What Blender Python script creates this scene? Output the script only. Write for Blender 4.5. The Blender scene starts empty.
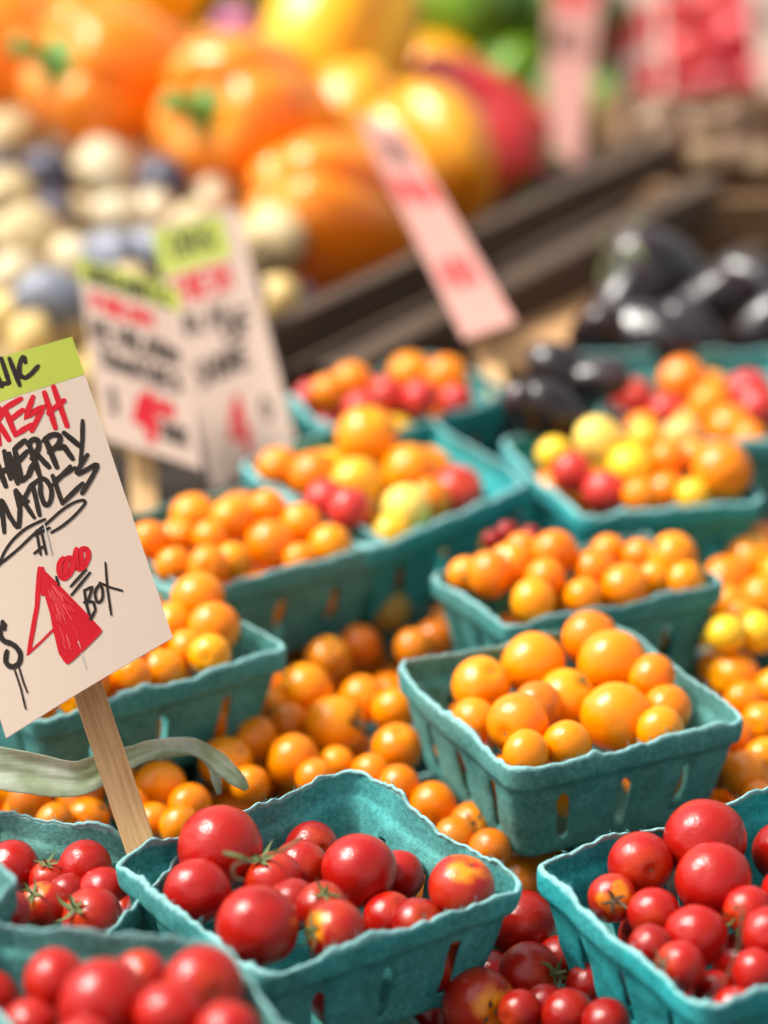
import bpy, bmesh, math, random
from mathutils import Vector, Matrix, noise, Quaternion, Euler
random.seed(7)
scene = bpy.context.scene
COL = scene.collection
# ---------------------------------------------------------------- camera
F_PX, CAM_H, PITCH = 2830.0, 0.572, math.radians(24.0)
CAM = Vector((0, 0, CAM_H))
cd = bpy.data.cameras.new("camera"); cam = bpy.data.objects.new("camera", cd); COL.objects.link(cam)
cam.location = CAM; cam.rotation_euler = (math.pi/2 - PITCH, 0, 0)
cd.sensor_fit = 'VERTICAL'; cd.sensor_height = 36.0; cd.sensor_width = 27.0; cd.lens = F_PX/1024*36.0
cd.clip_start = 0.05; cd.clip_end = 500
cd.dof.use_dof = True; cd.dof.focus_distance = 1.135; cd.dof.aperture_fstop = 3.4
scene.camera = cam
# ---------------------------------------------------------------- light
SUN_EL, SUN_AZ = math.radians(56), math.radians(-82)      # azimuth from +Y towards +X
w = bpy.data.worlds.new("World"); scene.world = w; w.use_nodes = True
nt = w.node_tree; nt.nodes.clear()
sky = nt.nodes.new('ShaderNodeTexSky'); sky.sky_type = 'NISHITA'; sky.sun_disc = False
sky.sun_elevation = SUN_EL; sky.sun_rotation = SUN_AZ; sky.dust_density = 6; sky.air_density = 1.0; sky.ozone_density = 0.6
hs = nt.nodes.new('ShaderNodeHueSaturation'); hs.inputs['Saturation'].default_value = 0.15
bg = nt.nodes.new('ShaderNodeBackground'); bg.inputs['Strength'].default_value = 0.08
wo = nt.nodes.new('ShaderNodeOutputWorld')
nt.links.new(sky.outputs[0], hs.inputs['Color']); nt.links.new(hs.outputs[0], bg.inputs[0]); nt.links.new(bg.outputs[0], wo.inputs[0])
sd = bpy.data.lights.new("sun", 'SUN'); sun = bpy.data.objects.new("sun", sd); COL.objects.link(sun)
sd.energy = 1.5; sd.angle = math.radians(12); sd.color = (1.0, 0.95, 0.86)
sdir = Vector((math.sin(SUN_AZ)*math.cos(SUN_EL), math.cos(SUN_AZ)*math.cos(SUN_EL), math.sin(SUN_EL)))
sun.rotation_euler = sdir.to_track_quat('Z', 'Y').to_euler(); sun.location = sdir*3
scene.view_settings.view_transform = 'Standard'; scene.view_settings.look = 'None'
scene.view_settings.exposure = 1.38; scene.view_settings.gamma = 1.0
scene.cycles.use_denoising = True
scene.cycles.max_bounces = 8

# ---------------------------------------------------------------- helpers
FW = Vector((0, math.cos(PITCH), -math.sin(PITCH))); UP = Vector((0, math.sin(PITCH), math.cos(PITCH))); RT = Vector((1, 0, 0))
def ray(px, py):
    return (FW + RT*((px-384)/F_PX) - UP*((py-512)/F_PX))
def on_z(px, py, z):
    d = ray(px, py); return CAM + d*((z-CAM_H)/d.z)
def at_d(px, py, dep):
    return CAM + ray(px, py)*dep
def depth(p): return (p-CAM).dot(FW)
def proj(p):
    v = p-CAM; d = v.dot(FW); return 384+F_PX*v.dot(RT)/d, 512-F_PX*v.dot(UP)/d, d
def tag(o, label=None, cat=None, group=None, kind=None):
    if label: o['label'] = label
    if cat: o['category'] = cat
    if group: o['group'] = group
    if kind: o['kind'] = kind
    return o
def link(name, me, mat=None, parent=None, loc=None):
    o = bpy.data.objects.new(name, me); COL.objects.link(o)
    if mat is not None and not me.materials: me.materials.append(mat)
    if parent: o.parent = parent
    if loc is not None: o.location = loc
    return o
def empty(name, loc):
    o = bpy.data.objects.new(name, None); COL.objects.link(o); o.location = loc; o.empty_display_size = .01; return o
def mesh(name, vs, fs, smooth=True):
    me = bpy.data.meshes.new(name); me.from_pydata([tuple(v) for v in vs], [], fs); me.update()
    if smooth:
        for p in me.polygons: p.use_smooth = True
    return me

# ---------------------------------------------------------------- materials
class NT:
    def __init__(s, name):
        s.m = bpy.data.materials.new(name); s.m.use_nodes = True; s.t = s.m.node_tree
        s.b = s.t.nodes['Principled BSDF']
    def n(s, typ, **kw):
        x = s.t.nodes.new(typ)
        for k, v in kw.items():
            if k in x.inputs.keys(): x.inputs[k].default_value = v
            else: setattr(x, k, v)
        return x
    def l(s, a, b): s.t.links.new(a, b)
    def noise(s, vec, scale, detail=3, rough=.5):
        x = s.n('ShaderNodeTexNoise'); x.inputs['Scale'].default_value = scale; x.inputs['Detail'].default_value = detail; x.inputs['Roughness'].default_value = rough
        s.l(vec, x.inputs['Vector']); return x.outputs['Fac']
    def ramp(s, fac, stops):
        x = s.n('ShaderNodeValToRGB'); e = x.color_ramp.elements
        while len(e) < len(stops): e.new(.5)
        for i, (p, c) in enumerate(stops):
            e[i].position = p; e[i].color = (*c, 1) if len(c) == 3 else c
        s.l(fac, x.inputs[0]); return x.outputs[0]
    def mix(s, fac, a, b, blend='MIX'):
        x = s.n('ShaderNodeMix', data_type='RGBA', blend_type=blend)
        for sock, v in ((x.inputs[0], fac), (x.inputs[6], a), (x.inputs[7], b)):
            if hasattr(v, 'is_linked'): s.l(v, sock)
            elif isinstance(v, (int, float)): sock.default_value = v
            else: sock.default_value = (*v, 1)
        return x.outputs[2]
    def math(s, op, a, b=0.0, clamp=False):
        x = s.n('ShaderNodeMath', operation=op, use_clamp=clamp)
        for sock, v in ((x.inputs[0], a), (x.inputs[1], b)):
            if hasattr(v, 'is_linked'): s.l(v, sock)
            else: sock.default_value = v
        return x.outputs[0]
    def bump(s, h, strength, dist):
        x = s.n('ShaderNodeBump'); x.inputs['Strength'].default_value = strength; x.inputs['Distance'].default_value = dist
        s.l(h, x.inputs['Height']); s.l(x.outputs[0], s.b.inputs['Normal']); return x
    def obj(s): 
        return s.n('ShaderNodeTexCoord').outputs['Object']

def fruit_mat(name, rough=.24, blush=(0.85, 0.30, 0.02), blush_amt=1.0, sss=.22, speck=(1.0, .55, .2), mott=.22, coat=(.22, .04), spec=.40, scale=.007, r0=.55):
    t = NT(name); co = t.obj(); oi = t.n('ShaderNodeObjectInfo')
    base = oi.outputs['Color']
    # moved noise per object
    add = t.n('ShaderNodeVectorMath', operation='ADD'); t.l(co, add.inputs[0])
    sc_ = t.n('ShaderNodeVectorMath', operation='SCALE'); sc_.inputs[3].default_value = 37.0
    cmb = t.n('ShaderNodeCombineXYZ'); 
    for k in range(3): t.l(oi.outputs['Random'], cmb.inputs[k])
    t.l(cmb.outputs[0], sc_.inputs[0]); t.l(sc_.outputs[0], add.inputs[1]); v = add.outputs[0]
    n1 = t.noise(v, 1.3, 2); n2 = t.noise(v, 7, 4)
    sep = t.n('ShaderNodeSeparateXYZ'); t.l(co, sep.inputs[0])
    zz = t.math('ADD', sep.outputs[2], t.math('MULTIPLY', t.math('SUBTRACT', n1, .5), .9))
    mask = t.ramp(zz, [(r0, (0, 0, 0)), (1.05, (1, 1, 1))])
    mask = t.math('MULTIPLY', mask, blush_amt)
    c = t.mix(t.math('MULTIPLY', t.math('SUBTRACT', n1, .35, True), .5), base, t.mix(.5, base, blush))
    dark = t.mix(1.0, base, (.72, .62, .6), 'MULTIPLY')
    c = t.mix(t.math('MULTIPLY', n2, mott), c, dark)
    c = t.mix(mask, c, blush)
    vo = t.n('ShaderNodeTexVoronoi'); vo.inputs['Scale'].default_value = 13; t.l(v, vo.inputs['Vector'])
    sp = t.ramp(vo.outputs['Distance'], [(0.03, (1, 1, 1)), (0.09, (0, 0, 0))])
    c = t.mix(t.math('MULTIPLY', sp, .10), c, speck)
    t.l(c, t.b.inputs['Base Color'])
    r = t.math('ADD', t.math('MULTIPLY', n2, .10), rough-.10); t.l(r, t.b.inputs['Roughness'])
    t.b.inputs['Subsurface Weight'].default_value = sss
    t.b.inputs['Subsurface Radius'].default_value = (1.0, .35, .12); t.b.inputs['Subsurface Scale'].default_value = scale
    t.b.inputs['Coat Weight'].default_value = coat[0]; t.b.inputs['Coat Roughness'].default_value = coat[1]
    t.b.inputs['Specular IOR Level'].default_value = spec
    n3 = t.noise(v, 30, 3)
    t.bump(t.math('ADD', t.math('MULTIPLY', n3, .3), n2), .12, .03)
    return t.m
M = {}
M['tomato'] = fruit_mat('tomato_skin_orange', .25, (0.97, 0.42, 0.0), .3, .5)
M['redtomato'] = fruit_mat('tomato_skin_red', .22, (0.70, 0.10, 0.006), .3, .35)
M['blushtomato'] = fruit_mat('tomato_skin_blushed', .22, (0.90, 0.32, 0.008), 1.0, .3, r0=.68)
M['potato'] = fruit_mat('potato_skin', .5, (0.75, 0.6, 0.3), .2, .1)
M['darkpotato'] = fruit_mat('dark_potato_skin', .45, (0.10, 0.08, 0.12), .1, .1, (.15, .12, .15))
M['pepper'] = fruit_mat('pepper_skin', .2, (0.98, 0.34, 0.0), .1, .75, mott=.03, coat=(.5, .3), spec=.45, scale=.045)
M['eggplant'] = fruit_mat('eggplant_skin', .16, (0.05, 0.015, 0.02), .5, .0, (.05, .03, .04), coat=(.6, .13))

def pulp_mat(name, c1, c2):
    t = NT(name); co = t.obj(); 
    n1 = t.noise(co, 38, 4, .6); n2 = t.noise(co, 420, 5, .7); n3 = t.noise(co, 1500, 3, .7)
    c = t.ramp(n1, [(.3, c1), (.7, c2)])
    c = t.mix(t.math('MULTIPLY', t.math('SUBTRACT', n2, .42, True), 1.5), c, tuple(min(1, x*1.75+.05) for x in c2))
    dk = t.ramp(n2, [(.25, (1, 1, 1)), (.42, (0, 0, 0))])
    c = t.mix(t.math('MULTIPLY', dk, .5), c, tuple(x*.45 for x in c1))
    oi = t.n('ShaderNodeObjectInfo')
    uv = t.n('ShaderNodeUVMap'); sp_ = t.n('ShaderNodeSeparateXYZ'); t.l(uv.outputs[0], sp_.inputs[0])
    edge = t.ramp(t.math('ADD', t.math('MULTIPLY', sp_.outputs[1], 420.0), t.math('ADD', 1.3, t.math('MULTIPLY', t.math('SUBTRACT', n2, .5), 1.6))), [(.35, (0, 0, 0)), (1.0, (1, 1, 1))])
    cy = t.mix(1.0, c, (.22, 1.25, 1.42), 'MULTIPLY')     # cyan tint, mixed in per basket, by noise and towards the paler rims
    gy = t.mix(1.0, c, (1.30, .98, .86), 'MULTIPLY')
    so = t.n('ShaderNodeSeparateXYZ'); t.l(oi.outputs['Color'], so.inputs[0])
    nb = t.noise(co, 14, 2)
    st_ = t.ramp(t.noise(co, 22, 5, .6), [(.52, (0, 0, 0)), (.60, (1, 1, 1))]); c = t.mix(t.math('MULTIPLY', st_, .30), c, t.mix(1.0, c, (.62, .55, .48), 'MULTIPLY'))
    c = t.mix(t.math('ADD', so.outputs[0], t.math('MULTIPLY', t.math('SUBTRACT', nb, .5), 1.3), True), gy, cy)
    c = t.mix(t.math('MULTIPLY', edge, .85), c, t.mix(.7, cy, (.42, .64, .62)))
    wv = t.n('ShaderNodeTexWave', wave_type='BANDS', bands_direction='Y'); wv.inputs['Scale'].default_value = 230; wv.inputs['Distortion'].default_value = 1.2
    wv.inputs['Detail'].default_value = 2
    t.l(uv.outputs[0], wv.inputs['Vector'])
    t.l(c, t.b.inputs['Base Color']); t.b.inputs['Roughness'].default_value = .92; t.b.inputs['Specular IOR Level'].default_value = .2
    h = t.math('ADD', t.math('MULTIPLY', wv.outputs[0], .07), t.math('ADD', t.math('MULTIPLY', n2, 1.0), t.math('MULTIPLY', n3, .5)))
    t.bump(h, .6, .0010)
    return t.m
M['pulp'] = pulp_mat('teal_pulp', (.055, .18, .168), (.115, .295, .27))
M['fibre'] = NT('pulp_fibre').m; M['fibre'].node_tree.nodes['Principled BSDF'].inputs['Base Color'].default_value = (.10, .45, .45, 1)
def flat(name, c, rough=.7, ns=60, amt=.25, bs=.0):
    t = NT(name); co = t.obj(); n1 = t.noise(co, ns, 4, .6)
    t.l(t.mix(t.math('MULTIPLY', n1, amt*2), c, tuple(x*.55 for x in c)), t.b.inputs['Base Color']); t.b.inputs['Roughness'].default_value = rough
    if bs: t.bump(n1, .5, bs)
    return t.m
M['calyx'] = flat('calyx_green', (.13, .17, .05), .75, 300, .4)
M['drycalyx'] = flat('dry_calyx', (.16, .12, .06), .8, 300, .5)
M['stem'] = flat('pepper_stem', (.16, .36, .05), .5, 80, .3)
M['card'] = flat('sign_card', (.57, .445, .355), .65, 9, .07)
M['strip'] = flat('green_strip', (.38, .42, .035), .6, 90, .16)
M['ink'] = flat('black_marker', (.028, .02, .016), .45, 500, .4)
M['redink'] = flat('red_marker', (.50, .010, .02), .45, 260, .16)
M['dimcard'] = flat('dimmed_card', (.46, .33, .26), .65, 25, .05)  # same sign card, colour darkened to offset the sun on the rear signs
M['pinkcard'] = flat('pink_card', (.45, .205, .165), .6, 25, .1)
M['steel'] = flat('staple_steel', (.45, .42, .38), .35)
for k_ in ('ink', 'redink', 'card'): M[k_].node_tree.nodes['Principled BSDF'].inputs['Specular IOR Level'].default_value = .12
M['redlight'] = flat('red_marker_thin', (.78, .07, .09), .6, 300, .2)
def wood(name, c1, c2, sc=1.0, axis='Z', rough=.75):
    t = NT(name); co = t.obj(); mp = t.n('ShaderNodeMapping')
    s = {'X': (6, 90, 90), 'Y': (90, 6, 90), 'Z': (90, 90, 6)}[axis]; mp.inputs['Scale'].default_value = tuple(x*sc for x in s)
    t.l(co, mp.inputs[0]); n1 = t.noise(mp.outputs[0], 3, 6, .65); n2 = t.noise(co, 60*sc, 3)
    c = t.ramp(n1, [(.3, c1), (.68, c2)]); c = t.mix(t.math('MULTIPLY', n2, .3), c, tuple(x*.5 for x in c1))
    t.l(c, t.b.inputs['Base Color']); t.b.inputs['Roughness'].default_value = rough; t.bump(n1, .5, .0008); return t.m
M['stake'] = wood('stake_wood', (.50, .26, .10), (.82, .52, .24), 1.2)
M['darkwood'] = wood('weathered_dark_wood', (.045, .027, .016), (.13, .078, .042), .5, 'X')
M['brownwood'] = wood('brown_crate_wood', (.15, .075, .03), (.27, .14, .06), .5, 'X')
M['table'] = wood('table_boards', (.02, .015, .012), (.05, .035, .025), .5, 'X')
M['cardboard'] = flat('cardboard', (.62, .34, .15), .85, 30, .2)
M['ground'] = flat('asphalt', (.05, .05, .05), .9, 20, .4)

# ---------------------------------------------------------------- setting
def box_mesh(name, sx, sy, sz, bev=.002):
    bm = bmesh.new(); bmesh.ops.create_cube(bm, size=1)
    bmesh.ops.scale(bm, vec=(sx, sy, sz), verts=bm.verts)
    if bev: bmesh.ops.bevel(bm, geom=bm.edges, offset=bev, segments=2, affect='EDGES', profile=.5)
    me = bpy.data.meshes.new(name); bm.to_mesh(me); bm.free(); return me
TABLE_Z = -.125
g = link('ground', mesh('ground', [(-200, -200, -.9), (200, -200, -.9), (200, 200, -.9), (-200, 200, -.9)], [(0, 1, 2, 3)]), M['ground']); tag(g, kind='structure')
tb = empty('market_table', (0, 1.7, TABLE_Z)); tag(tb, 'long dark board table carrying all the produce baskets and crates', 'table')
for k in range(9):
    o = link('board', box_mesh('board', 3.2, .345, .03, .004), M['table'], tb, (0, -1.4+k*.35, -.015))
for sx in (-1, 1):
    for sy in (-1.4, 1.4): link('leg', box_mesh('leg', .08, .08, .74, .004), M['darkwood'], tb, (sx*1.45, sy, -.402))

# ---------------------------------------------------------------- baskets
def perim(n, rc):
    """points on a rounded square, half side 1; returns (x,y,arclength)"""
    pts = []; seg = 2-2*rc; arc = rc*math.pi/2; tot = 4*(seg+arc)
    for i in range(n):
        s = i/n*tot; side = int(s//(seg+arc)); r = s-side*(seg+arc)
        if r < seg: x, y = -1+rc+r, -1.0
        else:
            a = (r-seg)/rc; x = 1-rc+rc*math.sin(a); y = -1+rc-rc*math.cos(a)
        for _ in range(side): x, y = -y, x
        pts.append((x, y, s, r if r < seg else -1, seg))
    return pts
BASKETS = {}
def quad_pt(c, x, y):     # corners L,F,R,B ; x,y in [-1,1];  L=(-1,-1) F=(1,-1) R=(1,1) B=(-1,1)
    a, b = (x+1)/2, (y+1)/2
    return (c[0]*(1-a)+c[1]*a)*(1-b) + (c[3]*(1-a)+c[2]*a)*b
def basket(key, corners, label, zs=0.0, H=.052, group='teal pulp baskets', fine=True, wob=1.0, seed=0, peaks=(0, 0, 0, 0), cat='basket', cyan_amt=.35):
    if not isinstance(zs, (tuple, list)): zs = (zs,)*4
    C = [on_z(px, py, z) if not isinstance(px, Vector) else px for (px, py), z in zip(corners, zs)]
    cen = sum(C, Vector())/4; C = [cen+(c_-cen)*1.03 for c_ in C]
    nrm = ((C[2]-C[0]).cross(C[3]-C[1])).normalized()
    if nrm.z < 0: nrm = -nrm
    dn = -(nrm*.6+Vector((0, 0, .4))).normalized()
    side = sum(((C[i]-C[(i+1) % 4]).length for i in range(4)))/4
    n = 300 if fine else 136
    P = perim(n, .14)
    rows = []   # (drop, inset scale)
    hs_ = [.0004, 0, .0010, .004, .0085, .0118, .0130]
    ks = [0.975, .992, 1.012, 1.014, 1.008, 1.002, .958]
    m = 17 if fine else 9
    h0 = .0133
    for j in range(1, m+1):
        f = j/m; hs_.append(h0+(H-.004-h0)*f); ks.append(.955-.135*f)
    hs_ += [H-.0015, H-.0003, H, H, H]; ks += [.80, .77, .70, .4, .02]
    vs, fs, uvs = [], [], []
    off = Vector((seed*3.1+1.7, seed*1.3, seed*.7))
    for j, (h, k) in enumerate(zip(hs_, ks)):
        for i, (x, y, s, r, seg) in enumerate(P):
            p = quad_pt(C, x, y); q = cen+(p-cen)*k + dn*h
            out = (p-cen).normalized()
            f = h/H
            nz = noise.noise(p*28+off); nz2 = noise.noise(p*130+off); nz3 = noise.noise(Vector((p.x, p.y, h))*90+off)
            amp = max(0, 1-f*1.3)
            q = q + out*(nz*.0034*wob*amp + nz3*.0009*wob*(1 if f < .9 else 0))
            if j < 4: q = q + Vector((0, 0, 1))*((nz2*.0016+noise.noise(p*45+off*2)*.0034+noise.noise(p*300)*.0016+max(0, noise.noise(p*75+off)-.28)*.007)*wob)*(1-j*.25)
            # corner peaks
            for ci, (cx, cy) in enumerate(((-1, -1), (1, -1), (1, 1), (-1, 1))):
                if peaks[ci]:
                    d = math.hypot(x-cx, y-cy); q = q + Vector((0, 0, 1))*peaks[ci]*math.exp(-(d/.6)**2)*max(0, 1-f)
            # ribs on the wall
            if r >= 0 and .27 < f < .93:
                ph = (r/seg*3) % 1
                q = q - out*(.0019*math.exp(-((ph-.5)/.15)**2)-.0007*math.exp(-((ph-.5)/.30)**2))
            vs.append(q-cen); uvs.append((s*side/2, -h))
    skip = set()
    nr = len(hs_)
    for j in range(nr-1):
        for i in range(n):
            i2 = (i+1) % n
            x, y, s, r, seg = P[i]
            hm = (hs_[j]+hs_[j+1])/2
            if r >= 0 and .36*H < hm < .86*H:
                rm = r + (P[1][2]-P[0][2])/2; ph = (rm/seg*3) % 1; dx = abs(ph-.5)*seg/3*side/2
                hc = (hm-.61*H)/(.25*H); lim = .0025*math.sqrt(max(0, 1-max(0, abs(hc)-.55)**2/.2))
                if dx < lim: continue
            fs.append((j*n+i, (j+1)*n+i, (j+1)*n+i2, j*n+i2))
    me = mesh('basket', vs, fs)
    ul = me.uv_layers.new(name='UVMap')
    for lp in me.loops: ul.data[lp.index].uv = uvs[lp.vertex_index]
    o = link('pulp_basket', me, M['pulp'], None, cen)
    # face normals outward
    bm = bmesh.new(); bm.from_mesh(me); bmesh.ops.recalc_face_normals(bm, faces=bm.faces)
    tv = [v for v in bm.verts if not v.link_faces]; bmesh.ops.delete(bm, geom=tv, context='VERTS')
    bf = min(bm.faces, key=lambda f_: f_.calc_center_median().z)
    if bf.normal.z > 0: bmesh.ops.reverse_faces(bm, faces=bm.faces)
    bm.to_mesh(me); bm.free()
    md = o.modifiers.new('t', 'SOLIDIFY'); md.thickness = .0015; md.offset = -1
    if fine:
        md = o.modifiers.new('s', 'SUBSURF'); md.levels = 1; md.render_levels = 1
    tag(o, label, cat, group); o.color = (cyan_amt, 0, 0, 1)
    BASKETS[key] = dict(o=o, C=C, cen=cen, H=H, dn=dn, n=nrm)
    if fine and wob > .9:     # loose fibres along the torn rim
        rnd = random.Random(seed+50); fv, ff = [], []
        for k in range(130):
            i = rnd.randrange(n); j = rnd.choice((0, 0, 1)); b = vs[j*n+i]+Vector((0, 0, .0003)); out = b.normalized()
            d = (out*rnd.uniform(-1, 1)+Vector((rnd.uniform(-1, 1), rnd.uniform(-1, 1), rnd.uniform(.1, 1.2)))).normalized(); L = rnd.uniform(.0006, .0030); wd = rnd.uniform(.00008, .00018)
            c = d.cross(Vector((rnd.random(), rnd.random(), rnd.random()))).normalized(); e = d.cross(c)
            prev = None
            for q in range(4):
                t_ = q/3; pp = b+d*L*t_+c*L*.4*t_*t_; ww = wd*(1-.7*t_)
                base = len(fv)
                for a in range(3): fv.append(pp+(e*math.cos(a*2.094)+c*math.sin(a*2.094))*ww)
                if prev is not None:
                    for a in range(3): ff.append((prev+a, prev+(a+1) % 3, base+(a+1) % 3, base+a))
                prev = base
        fo = link('rim_fuzz', mesh('fuzz', fv, ff), M['fibre'], o); fo['kind'] = 'stuff'
    return o

basket('C', [(115, 858), (262, 975), (518, 883), (354, 776)], 'teal pulp basket of red tomatoes with the wooden stake in its corner', cyan_amt=.62, seed=1, wob=1.3, peaks=(.0, 0, 0, .004))
basket('D', [(536, 862), (706, 1005), (950, 918), (792, 782)], 'teal pulp basket of red tomatoes cut by the lower right picture edge', cyan_amt=0.95, seed=2, wob=1.3)
basket('B1', [(397, 664), (514, 769), (745, 716), (617, 624)], 'teal basket heaped with orange tomatoes, sharpest and nearest of the orange ones', cyan_amt=.3, seed=3, wob=.95)
basket('E', [(-85, 915), (50, 1075), (345, 1090), (215, 942)], 'blurred near teal basket of red tomatoes at the bottom left corner', zs=.028, cyan_amt=0.35, seed=4, wob=1.3, peaks=(0, 0, 0, 0))
basket('F', [(-120, 905), (60, 975), (178, 850), (-15, 806)], 'teal basket of small red tomatoes left of the wooden stake', zs=-.008, seed=5, wob=1.1)
basket('G', [(-240, 900), (-130, 990), (17, 880), (-90, 800)], 'teal basket showing only one corner at the left picture edge', zs=.03, seed=6, wob=1.1)
basket('H', [(-80, 630), (40, 718), (286, 646), (140, 562)], 'teal basket of orange tomatoes half hidden behind the big price sign', cyan_amt=.5, seed=7, fine=True, wob=.9)
basket('I', [(60, 530), (180, 594), (387, 541), (262, 482)], 'teal basket of orange tomatoes below the two paired blurry signs', seed=8, fine=True, wob=.9)
basket('J', [(243, 464), (366, 548), (527, 482), (398, 400)], 'teal basket of mixed red, yellow and orange tomatoes in the middle row', cyan_amt=0.9, seed=9, fine=False)
basket('K', [(436, 573), (512, 623), (721, 582), (645, 532)], 'teal basket of orange tomatoes directly behind the sharp orange one', cyan_amt=.5, seed=10, fine=True, wob=.9)
basket('M', [(502, 438), (580, 514), (764, 498), (690, 424)], 'teal basket of red, yellow and orange tomatoes below the eggplants', cyan_amt=0.85, seed=11, fine=False)
basket('N', [(583, 352), (612, 442), (800, 436), (775, 350)], 'teal basket of red and orange tomatoes at the right edge, rearmost there', cyan_amt=0.6, seed=12, fine=False)
basket('O', [(285, 395), (360, 440), (513, 392), (430, 355)], 'farthest teal basket of tomatoes, under the slanted pink sign', cyan_amt=0.7, seed=13, fine=False)
basket('P', [(507, 395), (545, 440), (640, 428), (600, 385)], 'small shaded teal basket holding dark eggplants behind the mixed tomatoes', zs=-.01, seed=14, fine=False)
# lower layer, mostly under the others
def low(key, px, py, label, ang=0, z=-.062, s=.115, seed=0):
    c = on_z(px, py, z); R = Matrix.Rotation(math.radians(ang), 3, 'Z')
    cs = [c+R@Vector(v)*s/2 for v in ((-1, -1, 0), (1, -1, 0), (1, 1, 0), (-1, 1, 0))]
    basket(key, [(v, 0) for v in cs], label, H=.055, group='teal baskets of the lower layer', fine=False, seed=seed)
low('LA', 245, 772, 'lower teal basket full of orange tomatoes behind the stake', 0, seed=20)
low('LB', 385, 668, 'lower teal basket of orange tomatoes left of the sharp orange basket', 8, seed=21)
low('LC', 770, 735, 'lower teal basket of orange tomatoes at the right edge, middle height', 10, seed=22)
low('LD', 545, 985, 'lower teal basket of dark red tomatoes between two red baskets', 25, seed=23)
low('LE', 70, 805, 'lower teal basket of orange tomatoes under the dry leaf', 5, seed=24)
low('LF', 760, 590, 'lower teal basket of orange and yellow tomatoes at right, farther one', 10, seed=25)
low('LG', 400, 560, 'lower empty looking teal basket in shade between the middle baskets', 30, seed=26)
low('LH', 455, 845, 'lower teal basket of orange tomatoes under the sharp basket corner', 40, seed=27, z=-.066)

# ---------------------------------------------------------------- tomatoes
def sphere(name, seg, rings, fn):
    vs, fs = [], []
    vs.append(fn(0, 0))
    for j in range(1, rings):
        for i in range(seg): vs.append(fn(math.pi*j/rings, 2*math.pi*i/seg))
    vs.append(fn(math.pi, 0))
    for i in range(seg): fs.append((0, 1+i, 1+(i+1) % seg))
    for j in range(rings-2):
        for i in range(seg): a = 1+j*seg; fs.append((a+i, a+seg+i, a+seg+(i+1) % seg, a+(i+1) % seg))
    a = 1+(rings-2)*seg; e = len(vs)-1
    for i in range(seg): fs.append((a+i, e, a+(i+1) % seg))
    return mesh(name, vs, fs)
def tomato_fn(k, sq):
    o = Vector((k*5.3, k*1.9, 0))
    def fn(th, ph):
        d = Vector((math.sin(th)*math.cos(ph), math.sin(th)*math.sin(ph), math.cos(th)))
        r = 1+.035*noise.noise(d*.9+o)+.012*math.cos(ph*(4+k % 2)+k)*math.sin(th)**2*(.5+.5*math.cos(th))
        p = d*r; p.z *= sq
        p.z -= .10*math.exp(-(th/.22)**2)
        p.z += .03*math.exp(-((math.pi-th)/.2)**2)
        return p
    return fn
TM = [sphere('tomato_body', 48, 28, tomato_fn(k, (.95, .99, .9, 1.04, .93, .97)[k])) for k in range(6)]
def variant(me, mat):
    m = me.copy(); m.materials.clear(); m.materials.append(M[mat]); return m
TMM = {mt: [variant(m, mt) for m in TM] for mt in ('tomato', 'redtomato', 'blushtomato')}
SMALL = sphere('scar', 10, 6, lambda th, ph: Vector((math.sin(th)*math.cos(ph)*.05, math.sin(th)*math.sin(ph)*.05, .90+.02*math.cos(th))))
SMALL.materials.append(M['drycalyx'])
def calyx_mesh(seed, curl=1.0, dry=False, stalk=.5):
    rnd = random.Random(seed); vs, fs = [], []
    for k in range(5):
        a = k*2*math.pi/5+rnd.uniform(-.25, .25); L = rnd.uniform(.5, .78); up = rnd.uniform(-.05, .45)*curl; tw = rnd.uniform(-.5, .5)
        n = 8; b = len(vs)
        for q in range(n+1):
            t = q/n; rr = .04+L*t*(1-.25*t*max(0, up)); wd = .085*math.sin(math.pi*(t*.85+.15))**.7*(1-t*.55)+.008
            z = .92 + up*t*t*.9 - (.42*(rr**2) if up < .2 else .1*rr)
            aa = a+tw*t*t
            for s in (-1, 0, 1):
                vs.append(Vector((math.cos(aa)*rr-math.sin(aa)*s*wd, math.sin(aa)*rr+math.cos(aa)*s*wd, z+(.02 if s else 0.035))))
        for q in range(n):
            for s in (0, 1): fs.append((b+q*3+s, b+q*3+s+1, b+q*3+s+4, b+q*3+s+3))
    b = len(vs); bend = rnd.uniform(-.5, .5)
    for q in range(6):
        t = q/5
        for a in range(6): vs.append(Vector((math.cos(a*1.047)*.045+bend*t*t*stalk, math.sin(a*1.047)*.045, .9+stalk*t)))
    for q in range(5):
        for a in range(6): fs.append((b+q*6+a, b+q*6+(a+1) % 6, b+(q+1)*6+(a+1) % 6, b+(q+1)*6+a))
    me = mesh('calyx', vs, fs); me.materials.append(M['drycalyx' if dry else 'calyx']); return me
CAL = [calyx_mesh(k, 1.0, k >= 4, .45) for k in range(6)]
CAL.append(calyx_mesh(11, 1.0, False, .3))
for v in CAL[6].vertices: v.co.x *= .55; v.co.y *= .55
for v in CAL[6].vertices: v.co.z = max(v.co.z, .9)
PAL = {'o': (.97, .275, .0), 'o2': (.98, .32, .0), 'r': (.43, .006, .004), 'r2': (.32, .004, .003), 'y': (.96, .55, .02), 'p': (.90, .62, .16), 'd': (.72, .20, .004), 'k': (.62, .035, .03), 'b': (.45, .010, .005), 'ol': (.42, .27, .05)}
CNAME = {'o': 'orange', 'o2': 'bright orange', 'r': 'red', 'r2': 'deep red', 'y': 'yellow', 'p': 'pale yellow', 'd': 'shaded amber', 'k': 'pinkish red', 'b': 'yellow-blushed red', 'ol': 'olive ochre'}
ALL = []      # (centre, radius)
def pole_quat(v, spin):
    q = Vector((0, 0, 1)).rotation_difference(Vector(v).normalized()); return q @ Quaternion((0, 0, 1), spin)
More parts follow.
